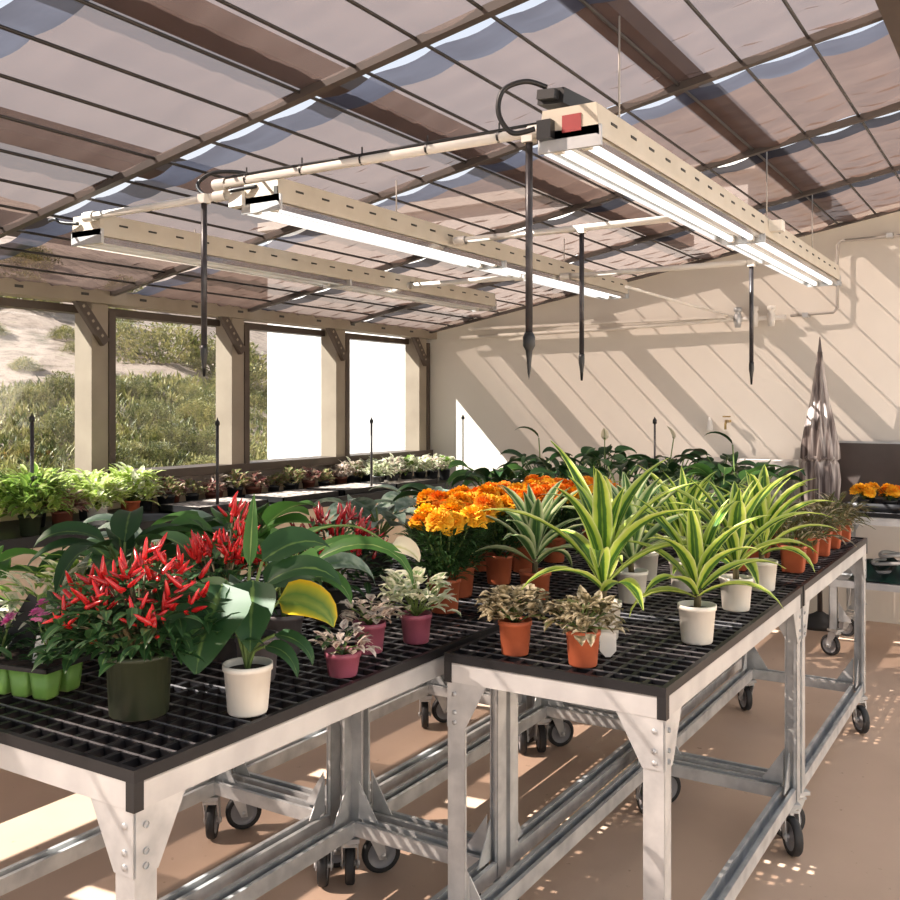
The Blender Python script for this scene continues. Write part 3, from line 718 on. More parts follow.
def lily(loc, rz, seed, H, label, potmat='whitepot', r=.05, ph=.1, n=10, mat='lily', LL=.20, WW=.11, spathes=0, yellow=0, name='peace_lily', cat='plant', group='broad-leaved peace lilies', prof='ovate', explicit=None):
    g = random.Random(seed)
    root = potted(name, loc, rz, r, ph, M[potmat], label, cat, group)
    sm = MB(); lm = MB(); az = g.uniform(0, 6)
    lst = [tuple(e_) + (g.uniform(-.3, .3),) * (9 - len(e_)) if len(e_) < 10 else e_ for e_ in explicit] if explicit else [(None,)] * n
    for k, ex in enumerate(lst):
        az += 2.4 + g.uniform(-.3, .3)
        out = g.uniform(.03, .14) * H / .3; hh = H * g.uniform(.45, .85); L_ = LL * g.uniform(.8, 1.15); W_ = WW * g.uniform(.85, 1.1); el = g.uniform(.0, .8); be = g.uniform(1.2, 2.2)
        a_ = az; mi = 0; rl = g.uniform(-.4, .4)
        if ex[0] is not None: a_, out, hh, L_, W_, el, be, mi, rl = ex[:9]
        sa = ex[9] if len(ex) > 9 else a_
        tip = Vector((out * math.cos(sa), out * math.sin(sa), ph + hh))
        sm.tube(curve_pts([(0, 0, ph - .02), (tip.x * .35, tip.y * .35, ph + hh * .6), tuple(tip)], 4), [.0035] * 9, 5)
        lm.leaf(tip, a_, el, L_, W_, bend=be, segs=8, fold=.16, prof=prof, wave=.03, mi=mi, roll=rl)
    sm.build('stems', M['stem'], root)
    lm.build('leaves', [M[mat], M['yleaf'], M['lily2' if mat == 'lily' else 'silver']], root)
    for k in range(spathes):
        a_ = g.uniform(0, 6); hh = H * g.uniform(.95, 1.15); out = .05
        s2 = MB(); s2.tube([(0, 0, ph), (out * .5 * math.cos(a_), out * .5 * math.sin(a_), ph + hh * .5), (out * math.cos(a_), out * math.sin(a_), ph + hh)], .003, 5)
        s2.lathe([(0, 0), (.005, .005), (.005, .03), (0, .035)], 8, (out * math.cos(a_), out * math.sin(a_), ph + hh), mi=0)
        s2.leaf((out * math.cos(a_), out * math.sin(a_), ph + hh - .005), a_ + PI, 1.3, .08, .045, bend=.6, segs=6, prof='ovate', fold=.4, mi=1)
        s2.build('flower', [M['stem'], M['spathe']], root)
    return root
def pepper_fruit():
    mb = MB(); mb.lathe([(0, 0), (.0035, .001), (.0048, .007), (.0044, .020), (.0026, .036), (0, .044)], 8)
    return mb
pep_me = pepper_fruit().build('pepper', M['pepper']); pep_mesh = pep_me.data; bpy.data.objects.remove(pep_me)
pd = pepper_fruit().build('pepper', M['pepper_dark']); pepd_mesh = pd.data; bpy.data.objects.remove(pd)
def pepper_plant(loc, rz, seed, Rr, H, label, potmat='greenpot', r=.067, ph=.125, nclu=14, per=6, dark=False, leaves=170, upright=.5, taper=.86):
    g = random.Random(seed)
    root = potted('ornamental_pepper', loc, rz, r, ph, M[potmat], label, 'plant', 'red ornamental pepper plants', taper=taper)
    sm = MB(); lm = MB(); clu = []
    for k in range(nclu):
        th = 2.4 * k + g.uniform(-.3, .3); rr = Rr * math.sqrt((k + .6) / nclu) * .85
        z = ph + H * (.92 - .70 * (rr / Rr) ** 2) * g.uniform(.72, 1.1)
        p = Vector((rr * math.cos(th), rr * math.sin(th), z)); clu.append((p, th))
        sm.tube([(0, 0, ph - .02), (p.x * .35, p.y * .35, ph + (z - ph) * .5), tuple(p)], [.005, .004, .002], 5)
    for k in range(leaves):
        p, th = g.choice(clu); q = p * 1.0; q += Vector((g.gauss(0, Rr * .22), g.gauss(0, Rr * .22), -abs(g.gauss(0, H * .28)) - .01))
        q.z = max(q.z, ph + .02)
        lm.leaf(q, math.atan2(q.y, q.x) + g.uniform(-1, 1), g.uniform(-.4, .8), g.uniform(.035, .065), .022, bend=1.0, segs=4, prof='lance', fold=.15)
    sm.build('stems', M['stem_brown'], root); lm.build('leaves', M['pepleaf'], root)
    for p, th in clu:
        for q in range(per):
            o = bpy.data.objects.new('pepper', pepd_mesh if dark else pep_mesh); col.objects.link(o); o.parent = root
            a = 2 * PI * q / per + g.uniform(-.4, .4); tilt = g.uniform(.15, 1.15) if g.random() > .12 else g.uniform(1.6, 2.5)
            tilt *= (1.2 - upright * .5)
            s = g.uniform(.8, 1.15)
            d = Vector((math.sin(tilt) * math.cos(a) + .35 * math.cos(th), math.sin(tilt) * math.sin(a) + .35 * math.sin(th), math.cos(tilt))).normalized()
            o.location = p + d * .006 + Vector((g.gauss(0, .008), g.gauss(0, .008), g.gauss(0, .01)))
            o.rotation_euler = d.to_track_quat('Z', 'Y').to_euler(); o.scale = (s, s, s)
    return root
def bloom_mb(r, seed):
    g = random.Random(seed); mb = MB()
    for ring in range(7):
        t = ring / 6; el = -.35 + 1.75 * t; n = max(5, int(17 * math.cos(max(0, el) * .85)))
        for q in range(n):
            a = 2 * PI * q / n + ring * .4 + g.uniform(-.15, .15)
            rr = r * .3 * (1 - t); p = (rr * math.cos(a), rr * math.sin(a), r * .25 * t)
            mb.leaf(p, a, el * .85 + g.uniform(-.12, .12), r * (.95 - .28 * t) * g.uniform(.88, 1.08), r * .42, bend=.7, segs=3, fold=-.3, prof='x', wave=.12, mi=0)
    mb.lathe([(0, -.35 * r), (.3 * r, -.3 * r), (.45 * r, 0), (.5 * r, .3 * r), (.3 * r, .55 * r), (0, .6 * r)], 10)
    return mb
blooms = []
for k, (m_, rr) in enumerate([('orange', .034), ('yellow', .036), ('orange', .029)]):
    o = bloom_mb(rr, 40 + k).build('bloom', M[m_]); blooms.append(o.data); bpy.data.objects.remove(o)
def marigold(loc, rz, seed, label, H=.175, Rr=.125, nb=5, potmat='terra', r=.05, ph=.10, group='orange marigold plants', bs=1.05, name='marigold', leaves=620, kinds=(0, 1, 2)):
    g = random.Random(seed)
    root = potted(name, loc, rz, r, ph, M[potmat], label, 'plant', group)
    lm = MB(); sm = MB()
    for k in range(leaves):
        th = g.uniform(0, 6.28); t = g.uniform(0, 1); rr = Rr * g.uniform(.2, 1) * (.6 + .4 * t)
        p = (rr * math.cos(th), rr * math.sin(th), ph + H * .85 * t)
        lm.leaf(p, th + g.uniform(-.8, .8), g.uniform(-.2, 1.1), g.uniform(.03, .055), .011, bend=.9, segs=3, prof='lance', fold=.2)
    for k in range(nb):
        a = 2.4 * k + seed; rr = Rr * .85 * math.sqrt((k + .3) / nb); z = ph + H * g.uniform(.92, 1.1)
        p = (rr * math.cos(a), rr * math.sin(a), z)
        sm.tube([(0, 0, ph - .01), (p[0] * .5, p[1] * .5, ph + H * .5), p], [.004, .003, .003], 5)
        o = bpy.data.objects.new('bloom', blooms[g.choice(kinds)]); col.objects.link(o); o.parent = root
        s = g.uniform(.9, 1.15) * bs
        o.location = p; o.scale = (s, s, s); o.rotation_euler = (g.uniform(-.4, .4), g.uniform(-.4, .4), g.uniform(0, 6))
    sm.build('stems', M['stem'], root); lm.build('foliage', M['mari'], root)
    return root
def bushy(name, loc, rz, seed, label, mat, potmat, r=.04, ph=.075, Rr=.07, H=.09, n=60, ll=.04, lw=.026, group=None, prof='ovate', square=False, cat='plant', extra=None, el=(-.2, 1.1), mat2=None, leggy=False):
    g = random.Random(seed)
    root = potted(name, loc, rz, r, ph, M[potmat], label, cat, group, square=square)
    lm = MB(); sm = MB()
    for k in range(n):
        th = g.uniform(0, 6.28); t = g.random() ** .7; rr = Rr * math.sqrt(g.random()) * (1 - .25 * t)
        top = H * (1 - .5 * (rr / Rr) ** 2)
        p = (rr * math.cos(th), rr * math.sin(th), ph + top * t * .85)
        if k % 4 == 0: sm.tube([(0, 0, ph - .01), (p[0] * .5, p[1] * .5, ph + (p[2] - ph) * .6), p], .0018, 4)
        lm.leaf(p, th + g.uniform(-.9, .9), g.uniform(*el), ll * g.uniform(.7, 1.2), lw * g.uniform(.8, 1.2), bend=g.uniform(.6, 1.8), segs=4, prof=prof, fold=.15, wave=.05, mi=(1 if mat2 and g.random() < .25 else 0))
    sm.build('stems', M['stem'], root); lm.build('leaves', [M[mat], M[mat2 or mat]], root)
    return root

Z = BT + .001
# --- nearest bench
pepper_plant((-1.535, 1.30, Z), .3, 1, .17, .19, 'red ornamental pepper in the big dark green pot at front left', nclu=32, per=5, leaves=520, upright=.1)
# peace lily, white pot, explicit leaves (az, out, hh, L, W, el, bend, mat)
CAM = R(31.8)
lr = CAM            # azimuth of picture right
tw = CAM - PI / 2   # azimuth towards the camera
ex = [(tw - .25, .05, .16, .185, .17, -.75, .7, 0, -.1, lr + PI + .3),   # big drooping dark leaf, left
      (tw + .15, .01, .165, .15, .10, -.8, .5, 0, .1, lr),
      (lr + PI - .1, .075, .115, .16, .06, .2, 1.0, 0, -.7),
      (lr - .15, .065, .125, .135, .085, .15, 1.7, 1, .8),                    # yellow-edged leaf right
      (lr + .5, .03, .20, .16, .08, .6, 1.5, 0, .6),
      (lr + PI / 2, .02, .19, .15, .03, 1.35, .25, 2, 0),
      (lr + .9, .05, .14, .17, .09, .4, 1.6, 0, .4),
      (lr - .6, .05, .04, .11, .035, .1, 1.9, 0, .5),
      (lr - .3, .06, .06, .11, .035, .0, 1.8, 0, .4),
      (lr + PI - .6, .05, .12, .14, .05, .5, 1.7, 2, -.6),
      (lr - .1, .04, .16, .17, .06, .6, 1.9, 0, .7),
      (lr + PI + 1.0, .04, .10, .09, .05, .2, 1.5, 0, 0)]
lily((-1.357, 1.42, Z), 0, 5, .26, 'peace lily in white pot at the front bench edge with big drooping dark leaves', explicit=ex, r=.05, ph=.098)
# second lily with long arching leaves and spathe
ex = [(lr - .1, .08, .13, .31, .045, .55, 2.5, 0, .7), (lr + .25, .06, .14, .24, .04, .5, 1.9, 0, .4), (lr + .5, .08, .10, .2, .06, .3, 1.9, 2, .6), (lr - .5, .07, .09, .16, .05, .3, 2.0, 0, .5), (lr + 2.6, .05, .14, .14, .06, .5, 1.6, 0), (lr + PI, .05, .12, .12, .06, .5, 1.5, 0),
      (lr + .9, .05, .15, .15, .05, .8, 1.6, 0), (lr - 1.0, .05, .14, .15, .07, .4, 1.8, 0), (lr + 1.8, .04, .15, .14, .06, .7, 1.5, 0), (lr + 3.8, .05, .13, .13, .06, .6, 1.9, 0)]
li2 = lily((-1.60, 1.80, Z), 0, 8, .28, 'peace lily with long arching leaves and cream spathe, right of the front pepper plants', explicit=ex, potmat='greypot', mat='lily2')
s2 = MB(); d = Vector((math.cos(lr), math.sin(lr), 0))
tipp = d * .265 + Vector((0, 0, .265)); s2.tube(curve_pts([(0, 0, .09), tuple(d * .05 + Vector((0, 0, .28))), tuple(d * .17 + Vector((0, 0, .315))), tuple(tipp)], 5), .003, 5)
s2.leaf(tipp, lr, -.1, .085, .05, bend=1.3, segs=7, prof='ovate', fold=.35, mi=1, roll=.9); s2.build('spathe', [M['stem'], M['spathe']], li2)
pepper_plant((-1.70, 1.70, Z), 1.3, 2, .13, .245, 'red ornamental pepper with tall upright clusters, behind the white-potted peace lily', potmat='blackpot', r=.055, ph=.1, nclu=10, per=14, upright=1.4, leaves=220)
pepper_plant((-1.74, 2.16, Z), .7, 3, .15, .215, 'dark red ornamental pepper beside the first marigolds', potmat='blackpot', r=.055, ph=.1, nclu=15, per=9, dark=True, upright=1.2, leaves=300)
bushy('foliage_plant', (-1.387, 2.07, Z), 0, 31, 'green and cream variegated plant in a mauve pot near the marigolds', 'cream', 'mauve', r=.042, ph=.075, Rr=.085, H=.12, n=90, ll=.05, lw=.03, group='variegated plants in mauve pots')
bushy('foliage_plant', (-1.43, 1.925, Z), 0, 32, 'pinkish cream variegated plant in a mauve pot, middle of the three', 'pinkcream', 'mauve', r=.042, ph=.075, Rr=.07, H=.06, n=60, ll=.035, lw=.025, group='variegated plants in mauve pots')
bushy('foliage_plant', (-1.36, 1.73, Z), 0, 33, 'small speckled green plant in a mauve pot, nearest the peace lily', 'pinkcream', 'mauve', r=.042, ph=.055, Rr=.06, H=.055, n=60, ll=.03, lw=.018, group='variegated plants in mauve pots', mat2='dark')
# mug and grey tub at left middle
root = empty('white_mug', (-1.93, 2.40, Z), 0, 'white mug with a dark looped handle among the plants, behind the mauve pots', 'mug')
mb = MB(); mb.lathe([(0, 0), (.042, 0), (.046, .004), (.048, .095), (.045, .095), (.043, .008), (0, .006)], 24); mb.build('body', M['whitepot'], root)
mb = MB(); a = tw + 0.2
pts = [Vector((math.cos(a), math.sin(a), 0)) * (.046 + .028 * math.sin(PI * t / 8)) + Vector((0, 0, .018 + .06 * t / 8)) for t in range(9)]
mb.tube(pts, .004, 7); mb.build('handle', M['cable'], root)
root = empty('grey_tub', (-2.06, 2.30, Z), 0, 'dark grey empty nursery tub left of the white mug', 'pot')
pot_mb(.05, .11).build('pot', M['greypot'], root)

# six-cell pack with pink flowers
root = empty('cell_pack', (-1.86, 1.22, Z), .20, 'bright green plastic cell pack with black rim at the left edge', 'tray')
for i in range(5):
    for j in range(2):
        mb = MB(); cx, cy = -.14 + i * .056, .03 + j * .062
        fn = lambda an, k: 1 / max(abs(math.cos(an)), abs(math.sin(an))) ** .85 * .95
        mb.lathe([(0, 0), (.018, 0), (.020, .004), (.026, .062), (.024, .062), (.0, .056)], 24, (cx, cy, 0), fn=fn); mb.build('cell', M['cellgreen'], root)
mb = MB(); x0, x1, y0, y1 = -.175, .118, -.005, .13
for (a, b, c, d_) in ((x0, x1, y0, y0 + .008), (x0, x1, y1 - .008, y1), (x0, x0 + .008, y0, y1), (x1 - .008, x1, y0, y1)): mb.box(a, b, c, d_, .06, .069)
mb.build('rim', M['cap'], root)
mb = MB(); mb.box(x0 + .008, x1 - .008, y0 + .008, y1 - .008, .058, .064); mb.build('soil', M['soil'], root)
mb = MB(); mb.box(.03, .058, .03, .032, .055, .13); o = mb.build('plant_tag', M['tag'], root); o.rotation_euler = (-.25, 0, 0)
def tinyflower(x, y, rz_, label, petals, seed, par=None, mat='dark', H=.10):
    root = empty('pink_flower_plant', (x, y, Z + .066), rz_, label, 'flower', 'small pink flowering plants in the cell pack')
    g = random.Random(seed); lm = MB(); sm = MB()
    for k in range(45):
        th = g.uniform(0, 6.28); t = g.random(); rr = .035 * g.random() + .008
        lm.leaf((rr * math.cos(th), rr * math.sin(th), H * .7 * t), th, g.uniform(-.1, 1), .035, .015, bend=1.1, segs=3, prof='lance')
    for k in range(4):
        a = k * 1.6 + seed; p = (.028 * math.cos(a), .028 * math.sin(a), H * g.uniform(.8, 1.1)); sm.tube([(0, 0, -.004), p], .002, 4)
        fm = MB()
        for ring in range(3):
            for q in range(8): fm.leaf((0, 0, 0), q * .785 + ring * .4, .15 + ring * .45, .02 - .003 * ring, .012, bend=.4, segs=2, prof='ovate')
        o = fm.build('bloom', M[petals], root); o.location = p; o.rotation_euler = (-.5, 0, .5)
    lm.build('leaves', M[mat], root); sm.build('stems', M['stem'], root)
tinyflower(-1.80, 1.29, 0, 'magenta-pink flowering plant at the right end of the green cell pack', 'pink', 3)
tinyflower(-1.86, 1.33, 1, 'magenta-pink flowering plant in the green cell pack, behind the white tag', 'pink', 5)
tinyflower(-1.95, 1.27, 2, 'pink flowering plant in the green cell pack near the picture edge', 'pink', 9, H=.08)

# --- left row (bench at far left)
bushy('foliage_plant', (-1.99, 1.42, Z), 0, 51, 'green and white leafed plant at far left behind the cell pack', 'cream', 'blackpot', r=.05, ph=.09, Rr=.11, H=.16, n=90, ll=.085, lw=.022, group='leafy plants on the left bench', prof='lance', mat2='limedark')
bushy('foliage_plant', (-2.12, 1.62, Z), 0, 52, 'light green grassy plant at far left beyond the cell pack', 'limedark', 'terra', r=.05, ph=.09, Rr=.10, H=.14, n=80, ll=.08, lw=.028, group='leafy plants on the left bench', mat2='cream')
lily((-2.02, 1.66, Z), 0, 61, .20, 'dark broad-leaved lily behind the front pepper plant', potmat='blackpot', n=16, mat='lily', LL=.22, WW=.085)
lily((-2.20, 1.93, Z), 0, 62, .17, 'tall dark lily with silvery leaves before the window bench', potmat='greypot', n=14, mat='silver', LL=.22, WW=.075)
lily((-1.98, 2.02, Z), 0, 63, .22, 'large green-leaved lily behind the tall pepper clusters', potmat='blackpot', n=16, mat='lily2', LL=.18, WW=.11)
lily((-2.34, 2.30, Z), 0, 64, .13, 'dark lily at the back of the nearest left bench', potmat='blackpot', n=10, mat='dark', LL=.2, WW=.09)
lily((-1.50, 1.60, Z), 0, 66, .15, 'silvery-green lily between the white-potted lily and the long arching one', potmat='greypot', n=12, mat='silver', LL=.12, WW=.065)
lily((-2.36, 1.50, Z), 0, 65, .14, 'low green lily at the outer corner of the left bench', potmat='blackpot', n=9, mat='lily2', LL=.16, WW=.07)
root = empty('black_label_stake', (-2.02, 1.30, Z), 0, 'tilted black label stake at the far left edge', 'stake')
mb = MB(); mb.prism([(-.03, 0, .10), (.03, 0, .10), (.03, 0, .20), (-.03, 0, .20)], (0, .006, 0)); mb.box(-.006, .006, 0, .006, 0, .10); o = mb.build('plate', M['cable'], root); o.rotation_euler = (0, .55, .6)

# --- marigold bench
mg = [(-1.52, 2.42), (-1.60, 2.64), (-1.60, 2.90), (-1.64, 3.16), (-1.76, 2.84), (-1.79, 3.10), (-1.77, 3.36), (-1.64, 3.42), (-1.58, 3.68), (-1.78, 3.66)]
lbs = ['orange marigold nearest the camera at the left end of the row', 'orange marigold second in the row, showing its terracotta pot', 'yellow-orange marigold third in the front row', 'orange marigold fourth in the front row',
       'orange marigold in the back row behind the second front plant', 'orange marigold in the back row, second from its near end', 'orange marigold in the back row, third from its near end', 'orange marigold fifth in the front row',
       'orange marigold sixth in the front row, behind the tall striped dracaena', 'orange marigold in the back row, fourth from its near end', 'orange marigold at the far end of the front row', 'orange marigold at the far end of the back row']
for i, ((x, y), lb) in enumerate(zip(mg, lbs)):
    marigold((x, y, Z), i * 1.3, 70 + i, lb, nb=8, kinds=((0, 1) if i % 2 else (0, 1, 1)))
# --- dracaenas
dr = [(-.768, 2.454, .29, 1, 'drac', 'striped dracaena in a white pot at the right bench edge, nearest the camera', 1.0),
      (-.79, 2.905, .33, 2, 'drac', 'striped dracaena in a white pot at the right bench edge, second back', 1.0),
      (-.80, 3.26, .32, 3, 'drac', 'striped dracaena in a white pot, third back, beside the terracotta pots', 1.0),
      (-1.098, 2.85, .33, 4, 'drac2', 'striped dracaena in the front one of two white pots mid-bench', 1.0),
      (-1.20, 3.24, .30, 5, 'drac2', 'striped dracaena in the rear one of two white pots mid-bench', .9),
      (-.99, 2.36, .42, 7, 'drac', 'tallest striped dracaena behind the right one of the small terracotta pots', .9),
      (-1.02, 3.12, .34, 9, 'drac', 'striped dracaena in the crowd at the far end of the right bench', 1.0),
      (-1.35, 2.68, .31, 6, 'drac2', 'striped dracaena in a terracotta pot in front of the marigold row', .9)]
for i, (x, y, H, sd, mt, lb, sp) in enumerate(dr):
    dracaena((x, y, Z), sd * .9, sd + 200, H, lb, mat=mt, spread=sp, potmat='terra' if i == 7 else 'whitepot')
bushy('foliage_plant', (-1.113, 2.10, Z), 0, 34, 'beige-leaved plant in the left one of the two small terracotta pots at front', 'beige', 'terra', r=.042, ph=.085, Rr=.075, H=.085, n=150, ll=.042, lw=.036, group='small plants in terracotta pots')
bushy('foliage_plant', (-.929, 2.095, Z), 0, 35, 'wilting brown-beige plant in the right one of the two small terracotta pots at front', 'beige', 'terra', r=.042, ph=.085, Rr=.08, H=.085, n=150, ll=.042, lw=.026, group='small plants in terracotta pots', mat2='brownleaf')
root = empty('plant_tag', (-.905, 2.19, Z), .5, 'white plastic label behind the right small terracotta pot', 'label')
mb = MB(); mb.prism([(-.02, 0, .015), (-.006, 0, 0), (.006, 0, 0), (.02, 0, .015), (.02, 0, .06), (-.02, 0, .06)], (0, .002, 0)); mb.build('label', M['tag'], root)
# --- terracotta line
tl = [(-.79, 3.68), (-.79, 3.92), (-.785, 4.14), (-.785, 4.38), (-.785, 4.63), (-.98, 3.62), (-.98, 3.95), (-.98, 4.3)]
tn = ['nearest', 'second', 'third', 'fourth', 'farthest']
for i, (x, y) in enumerate(tl):
    lb = ('brown-leaved plant in a square terracotta pot, %s of the line at the right bench edge' % tn[i]) if i < 5 else 'brown-leaved plant in terracotta pot of the inner line, %s from the camera' % ('first', 'second', 'third')[i - 5]
    bushy('foliage_plant', (x, y, Z), .05, 90 + i, lb, 'brownleaf', 'terra', r=.052, ph=.10, Rr=.10, H=.09, n=70, ll=.09, lw=.02, group='brown-leaved plants in terracotta pots', square=True, prof='lance', mat2='beige')
# --- far dark foliage
far = [(-1.12, 3.60, .24, 'dark'), (-1.14, 4.0, .26, 'lily2'), (-1.12, 4.45, .26, 'dark'), (-1.72, 4.3, .28, 'dark'), (-1.45, 4.45, .27, 'lily'), (-1.66, 4.75, .30, 'lily'), (-1.42, 4.95, .30, 'dark'), (-1.7, 5.1, .26, 'dark'),
       (-2.0, 2.75, .18, 'silver'), (-2.25, 2.95, .14, 'silver'), (-2.02, 3.2, .2, 'lily'), (-2.3, 3.45, .16, 'silver'), (-2.02, 3.7, .25, 'dark'), (-2.28, 4.0, .24, 'lily2'), (-2.05, 4.3, .27, 'dark'), (-2.3, 4.6, .27, 'dark'), (-2.05, 4.9, .30, 'lily'), (-2.3, 5.1, .27, 'dark')]
fl = ['low dark plant inside the far right bench, first row', 'bright green lily inside the far right bench', 'dark leafy plant at the far end of the far right bench', 'dark leafy plant just beyond the marigold rows, left', 'green lily just beyond the marigold rows, right',
      'tall lily near the far end of the marigold bench row', 'tall dark plant at the far right end of the marigold bench row', 'dark plant at the far left end of the marigold bench row',
      'silvery broad-leaved plant left of the first marigolds', 'silvery plant nearer the windows, left of the marigolds', 'dark green lily left of the marigold row middle', 'silvery low plant behind the pepper plants nearer the windows', 'dark plant left of the far marigolds', 'light green lily at the near end of the last left bench',
      'dark plant second along the last left bench', 'dark leafy plant midway on the last left bench', 'tall lily at the far end of the left bench row', 'dark plant at the far window-side corner of the left bench row']
for i, ((x, y, H, mt), lb) in enumerate(zip(far, fl)):
    lily((x, y, Z), i * 1.1, 120 + i, H, lb, potmat='blackpot', n=15, mat=mt, LL=.15, WW=.075, name='foliage_plant', group='dark leafy plants at the back', spathes=(1 if i in (5, 16) else 0))
# two tall solitary leaves standing out against the back wall
for (x, y, h_, az_, lb) in [(-2.42, 4.85, .43, lr + PI, 'single tall broad leaf on a stalk against the back wall, centre'), (-1.3, 4.72, .42, lr + PI - .2, 'tall curved leaf arching against the back wall left of the umbrella')]:
    root = empty('tall_leaf_plant', (x, y, Z), 0, lb, 'plant', 'tall single-leaf shoots')
    pot_mb(.045, .09).build('pot', M['blackpot'], root)
    mb = MB(); mb.tube(curve_pts([(0, 0, .06), (.01, .0, h_ * .6), (0, 0, h_)], 4), .0035, 5); mb.build('stalk', M['stem'], root)
    mb = MB(); mb.leaf((0, 0, h_), az_, .9, .16, .06, bend=1.9, segs=8, prof='ovate', fold=.2); mb.build('leaf', M['lily'], root)

# --- window bench plants
Zs = .873
sb = [(-4.20, 2.55, 'lime', 'limedark', 'blackpot', .15, .20, 'lime green bushy plant at the far left end of the window bench'), (-4.42, 2.75, 'limedark', 'lime', 'blackpot', .14, .20, 'mid green bushy plant behind the leftmost lime plants on the window bench'),
      (-4.15, 2.86, 'limedark', 'lime', 'greenpot', .14, .18, 'green plant in a dark pot left of the maroon pot on the window bench'), (-4.42, 3.08, 'lime', 'limedark', 'blackpot', .14, .18, 'lime plant behind the maroon pot on the window bench'),
      (-4.18, 3.06, 'maroon', 'lime', 'maroonpot', .08, .07, 'red-leaved plant in a maroon pot on the window bench'), (-4.22, 3.30, 'lime', 'cream', 'whitepot', .11, .12, 'lime plant in a white pot on the window bench'),
      (-4.45, 3.42, 'lime', 'cream', 'blackpot', .12, .15, 'pale lime plant behind the white pot on the window bench'), (-4.30, 3.58, 'lime', 'cream', 'terra', .13, .16, 'yellow-green plant at the right end of the lime plants on the window bench'),
      (-4.18, 2.25, 'limedark', 'lime', 'blackpot', .14, .18, 'green plant on the window bench at the picture edge')]
for i, (x, y, m1, m2, pm, Rr, H, lb) in enumerate(sb):
    bushy('lime_foliage_plant', (x, y, Zs), 0, 150 + i, lb, m1, pm, r=.055, ph=.10, Rr=Rr * 1.15, H=H * 1.15 + .01, n=240 if Rr > .1 else 120, ll=.085, lw=.036, group='bushy plants on the window bench', mat2=m2)
# seed trays with pale gravel and little rosettes
def seed_tray(y, Ln, lb, seed, n):
    root = empty('seed_tray', (-4.15, y, Zs), 0, lb, 'tray', 'gravel seed trays on the window bench')
    mb = MB(); w = .26
    for (a, b, c, d_) in ((-w, w * .3, 0, .01), (-w, w * .3, Ln - .01, Ln), (-w, -w + .01, 0, Ln), (w * .3 - .01, w * .3, 0, Ln)): mb.box(a, b, c, d_, 0, .045)
    mb.box(-w, w * .3, 0, Ln, 0, .01); mb.build('tray', M['cap'], root)
    mb = MB(); mb.box(-w + .01, w * .3 - .01, .01, Ln - .01, .01, .042); mb.build('gravel', M['gravel'], root)
rt = [(4.0 - .12, 'second-window gravel seed tray nearest the lime plants on the window bench'), (4.58, 'gravel seed tray under the second window post on the window bench'), (5.2, 'gravel seed tray beneath the third window on the window bench'), (5.82, 'gravel seed tray farthest along the window bench')]
for i, (y, lb) in enumerate(rt): seed_tray(y, .56, lb, i, 6)
g = random.Random(77)
rosettes = []
for k, mt in enumerate(['maroon', 'tanleaf', 'pinkcream']):
    root = empty('seedling', (0, 0, 0), 0)
    pot_mb(.032, .05).build('pot', M['maroonpot'] if k != 1 else M['blackpot'], root)
    mb = MB()
    for q in range(46):
        th = g.uniform(0, 6.28); rr = .05 * math.sqrt(g.random()); mb.leaf((rr * math.cos(th), rr * math.sin(th), .045 + .07 * g.random() * (1 - rr / .08)), th, g.uniform(.0, 1.2), .035, .022, bend=1, segs=3, prof='ovate')
    mb.build('leaves', M[mt], root); rosettes.append(root)
descr = ['maroon-leaved seedling', 'tan-leaved seedling', 'pink and cream seedling']
first = {0: True, 1: True, 2: True}; cnt = 0
place = ['under the second window', 'left of the second window post', 'right of the second window post', 'under the third window', 'under the third window post', 'under the last window', 'near the corner end']
for i in range(20):
    y = 3.92 + i * .125; x = -4.58 + .05 * math.sin(i * 2.1); k = [1, 1, 0, 1, 0, 2, 1, 0, 0, 1][i % 10]
    o = rosettes[k] if first[k] else copy_tree(rosettes[k]); first[k] = False
    o.location = (x, y, Zs); o.rotation_euler = (0, 0, i * 1.7); s = 1.5 + .2 * math.sin(i * 1.3); o.scale = (s, s, s)
    tag(o, '%s in the row at the back of the window bench' % descr[k], 'seedling', '%ss on the window bench' % descr[k])
for i in range(12):
    y = 5.9 + (i // 2) * .19; x = -4.3 if i % 2 else -4.55
    k = i % 3
    nm = ['pinkcream', 'cream', 'cream'][k]
    if i < 3:
        o = bushy('foliage_plant', (x, y, Zs), 0, 180 + i, 'x', nm, 'blackpot', r=.05, ph=.09, Rr=.10, H=.12, n=90, ll=.055, lw=.035, mat2=['cream', 'cream', 'limedark'][k])
        globals()['fp%d' % i] = o
    else: o = copy_tree(globals()['fp%d' % k]); o.location = (x, y, Zs); o.rotation_euler = (0, 0, i)
    tag(o, ['pink and cream variegated plant crowded at the corner end of the window bench', 'white variegated plant crowded at the corner end of the window bench', 'cream and green variegated plant crowded at the corner end of the window bench'][k], 'plant', ['pink and cream corner plants', 'white variegated corner plants', 'cream and green corner plants'][k])
for i, (x, y, zt) in enumerate([(-4.12, 2.85, 1.46), (-4.14, 4.08, 1.42), (-4.14, 5.6, 1.41), (-4.12, 6.85, 1.42)]):
    root = empty('riser_stake', (x, y, Zs), 0, ['thick dark sprinkler riser by the leftmost window', 'dark sprinkler riser standing in the gravel trays before the second post', 'dark sprinkler riser before the last two windows', 'thin sprinkler riser against the back wall corner'][i], 'sprinkler', 'upright sprinkler risers')
    mb = MB(); mb.tube([(0, 0, 0), (0, 0, zt - Zs - .03)], .009 if i < 3 else .006, 8); mb.build('riser', M['rod'], root)
    mb = MB(); mb.lathe([(0, 0), (.014, 0), (.014, .02), (.006, .03), (0, .05)], 10, (0, 0, zt - Zs - .04)); mb.build('spray_head', M['cable'], root)
root = empty('riser_stake', (-1.85, 5.15, Z), 0, 'thin sprinkler riser rising from the far foliage in the centre', 'sprinkler', 'upright sprinkler risers')
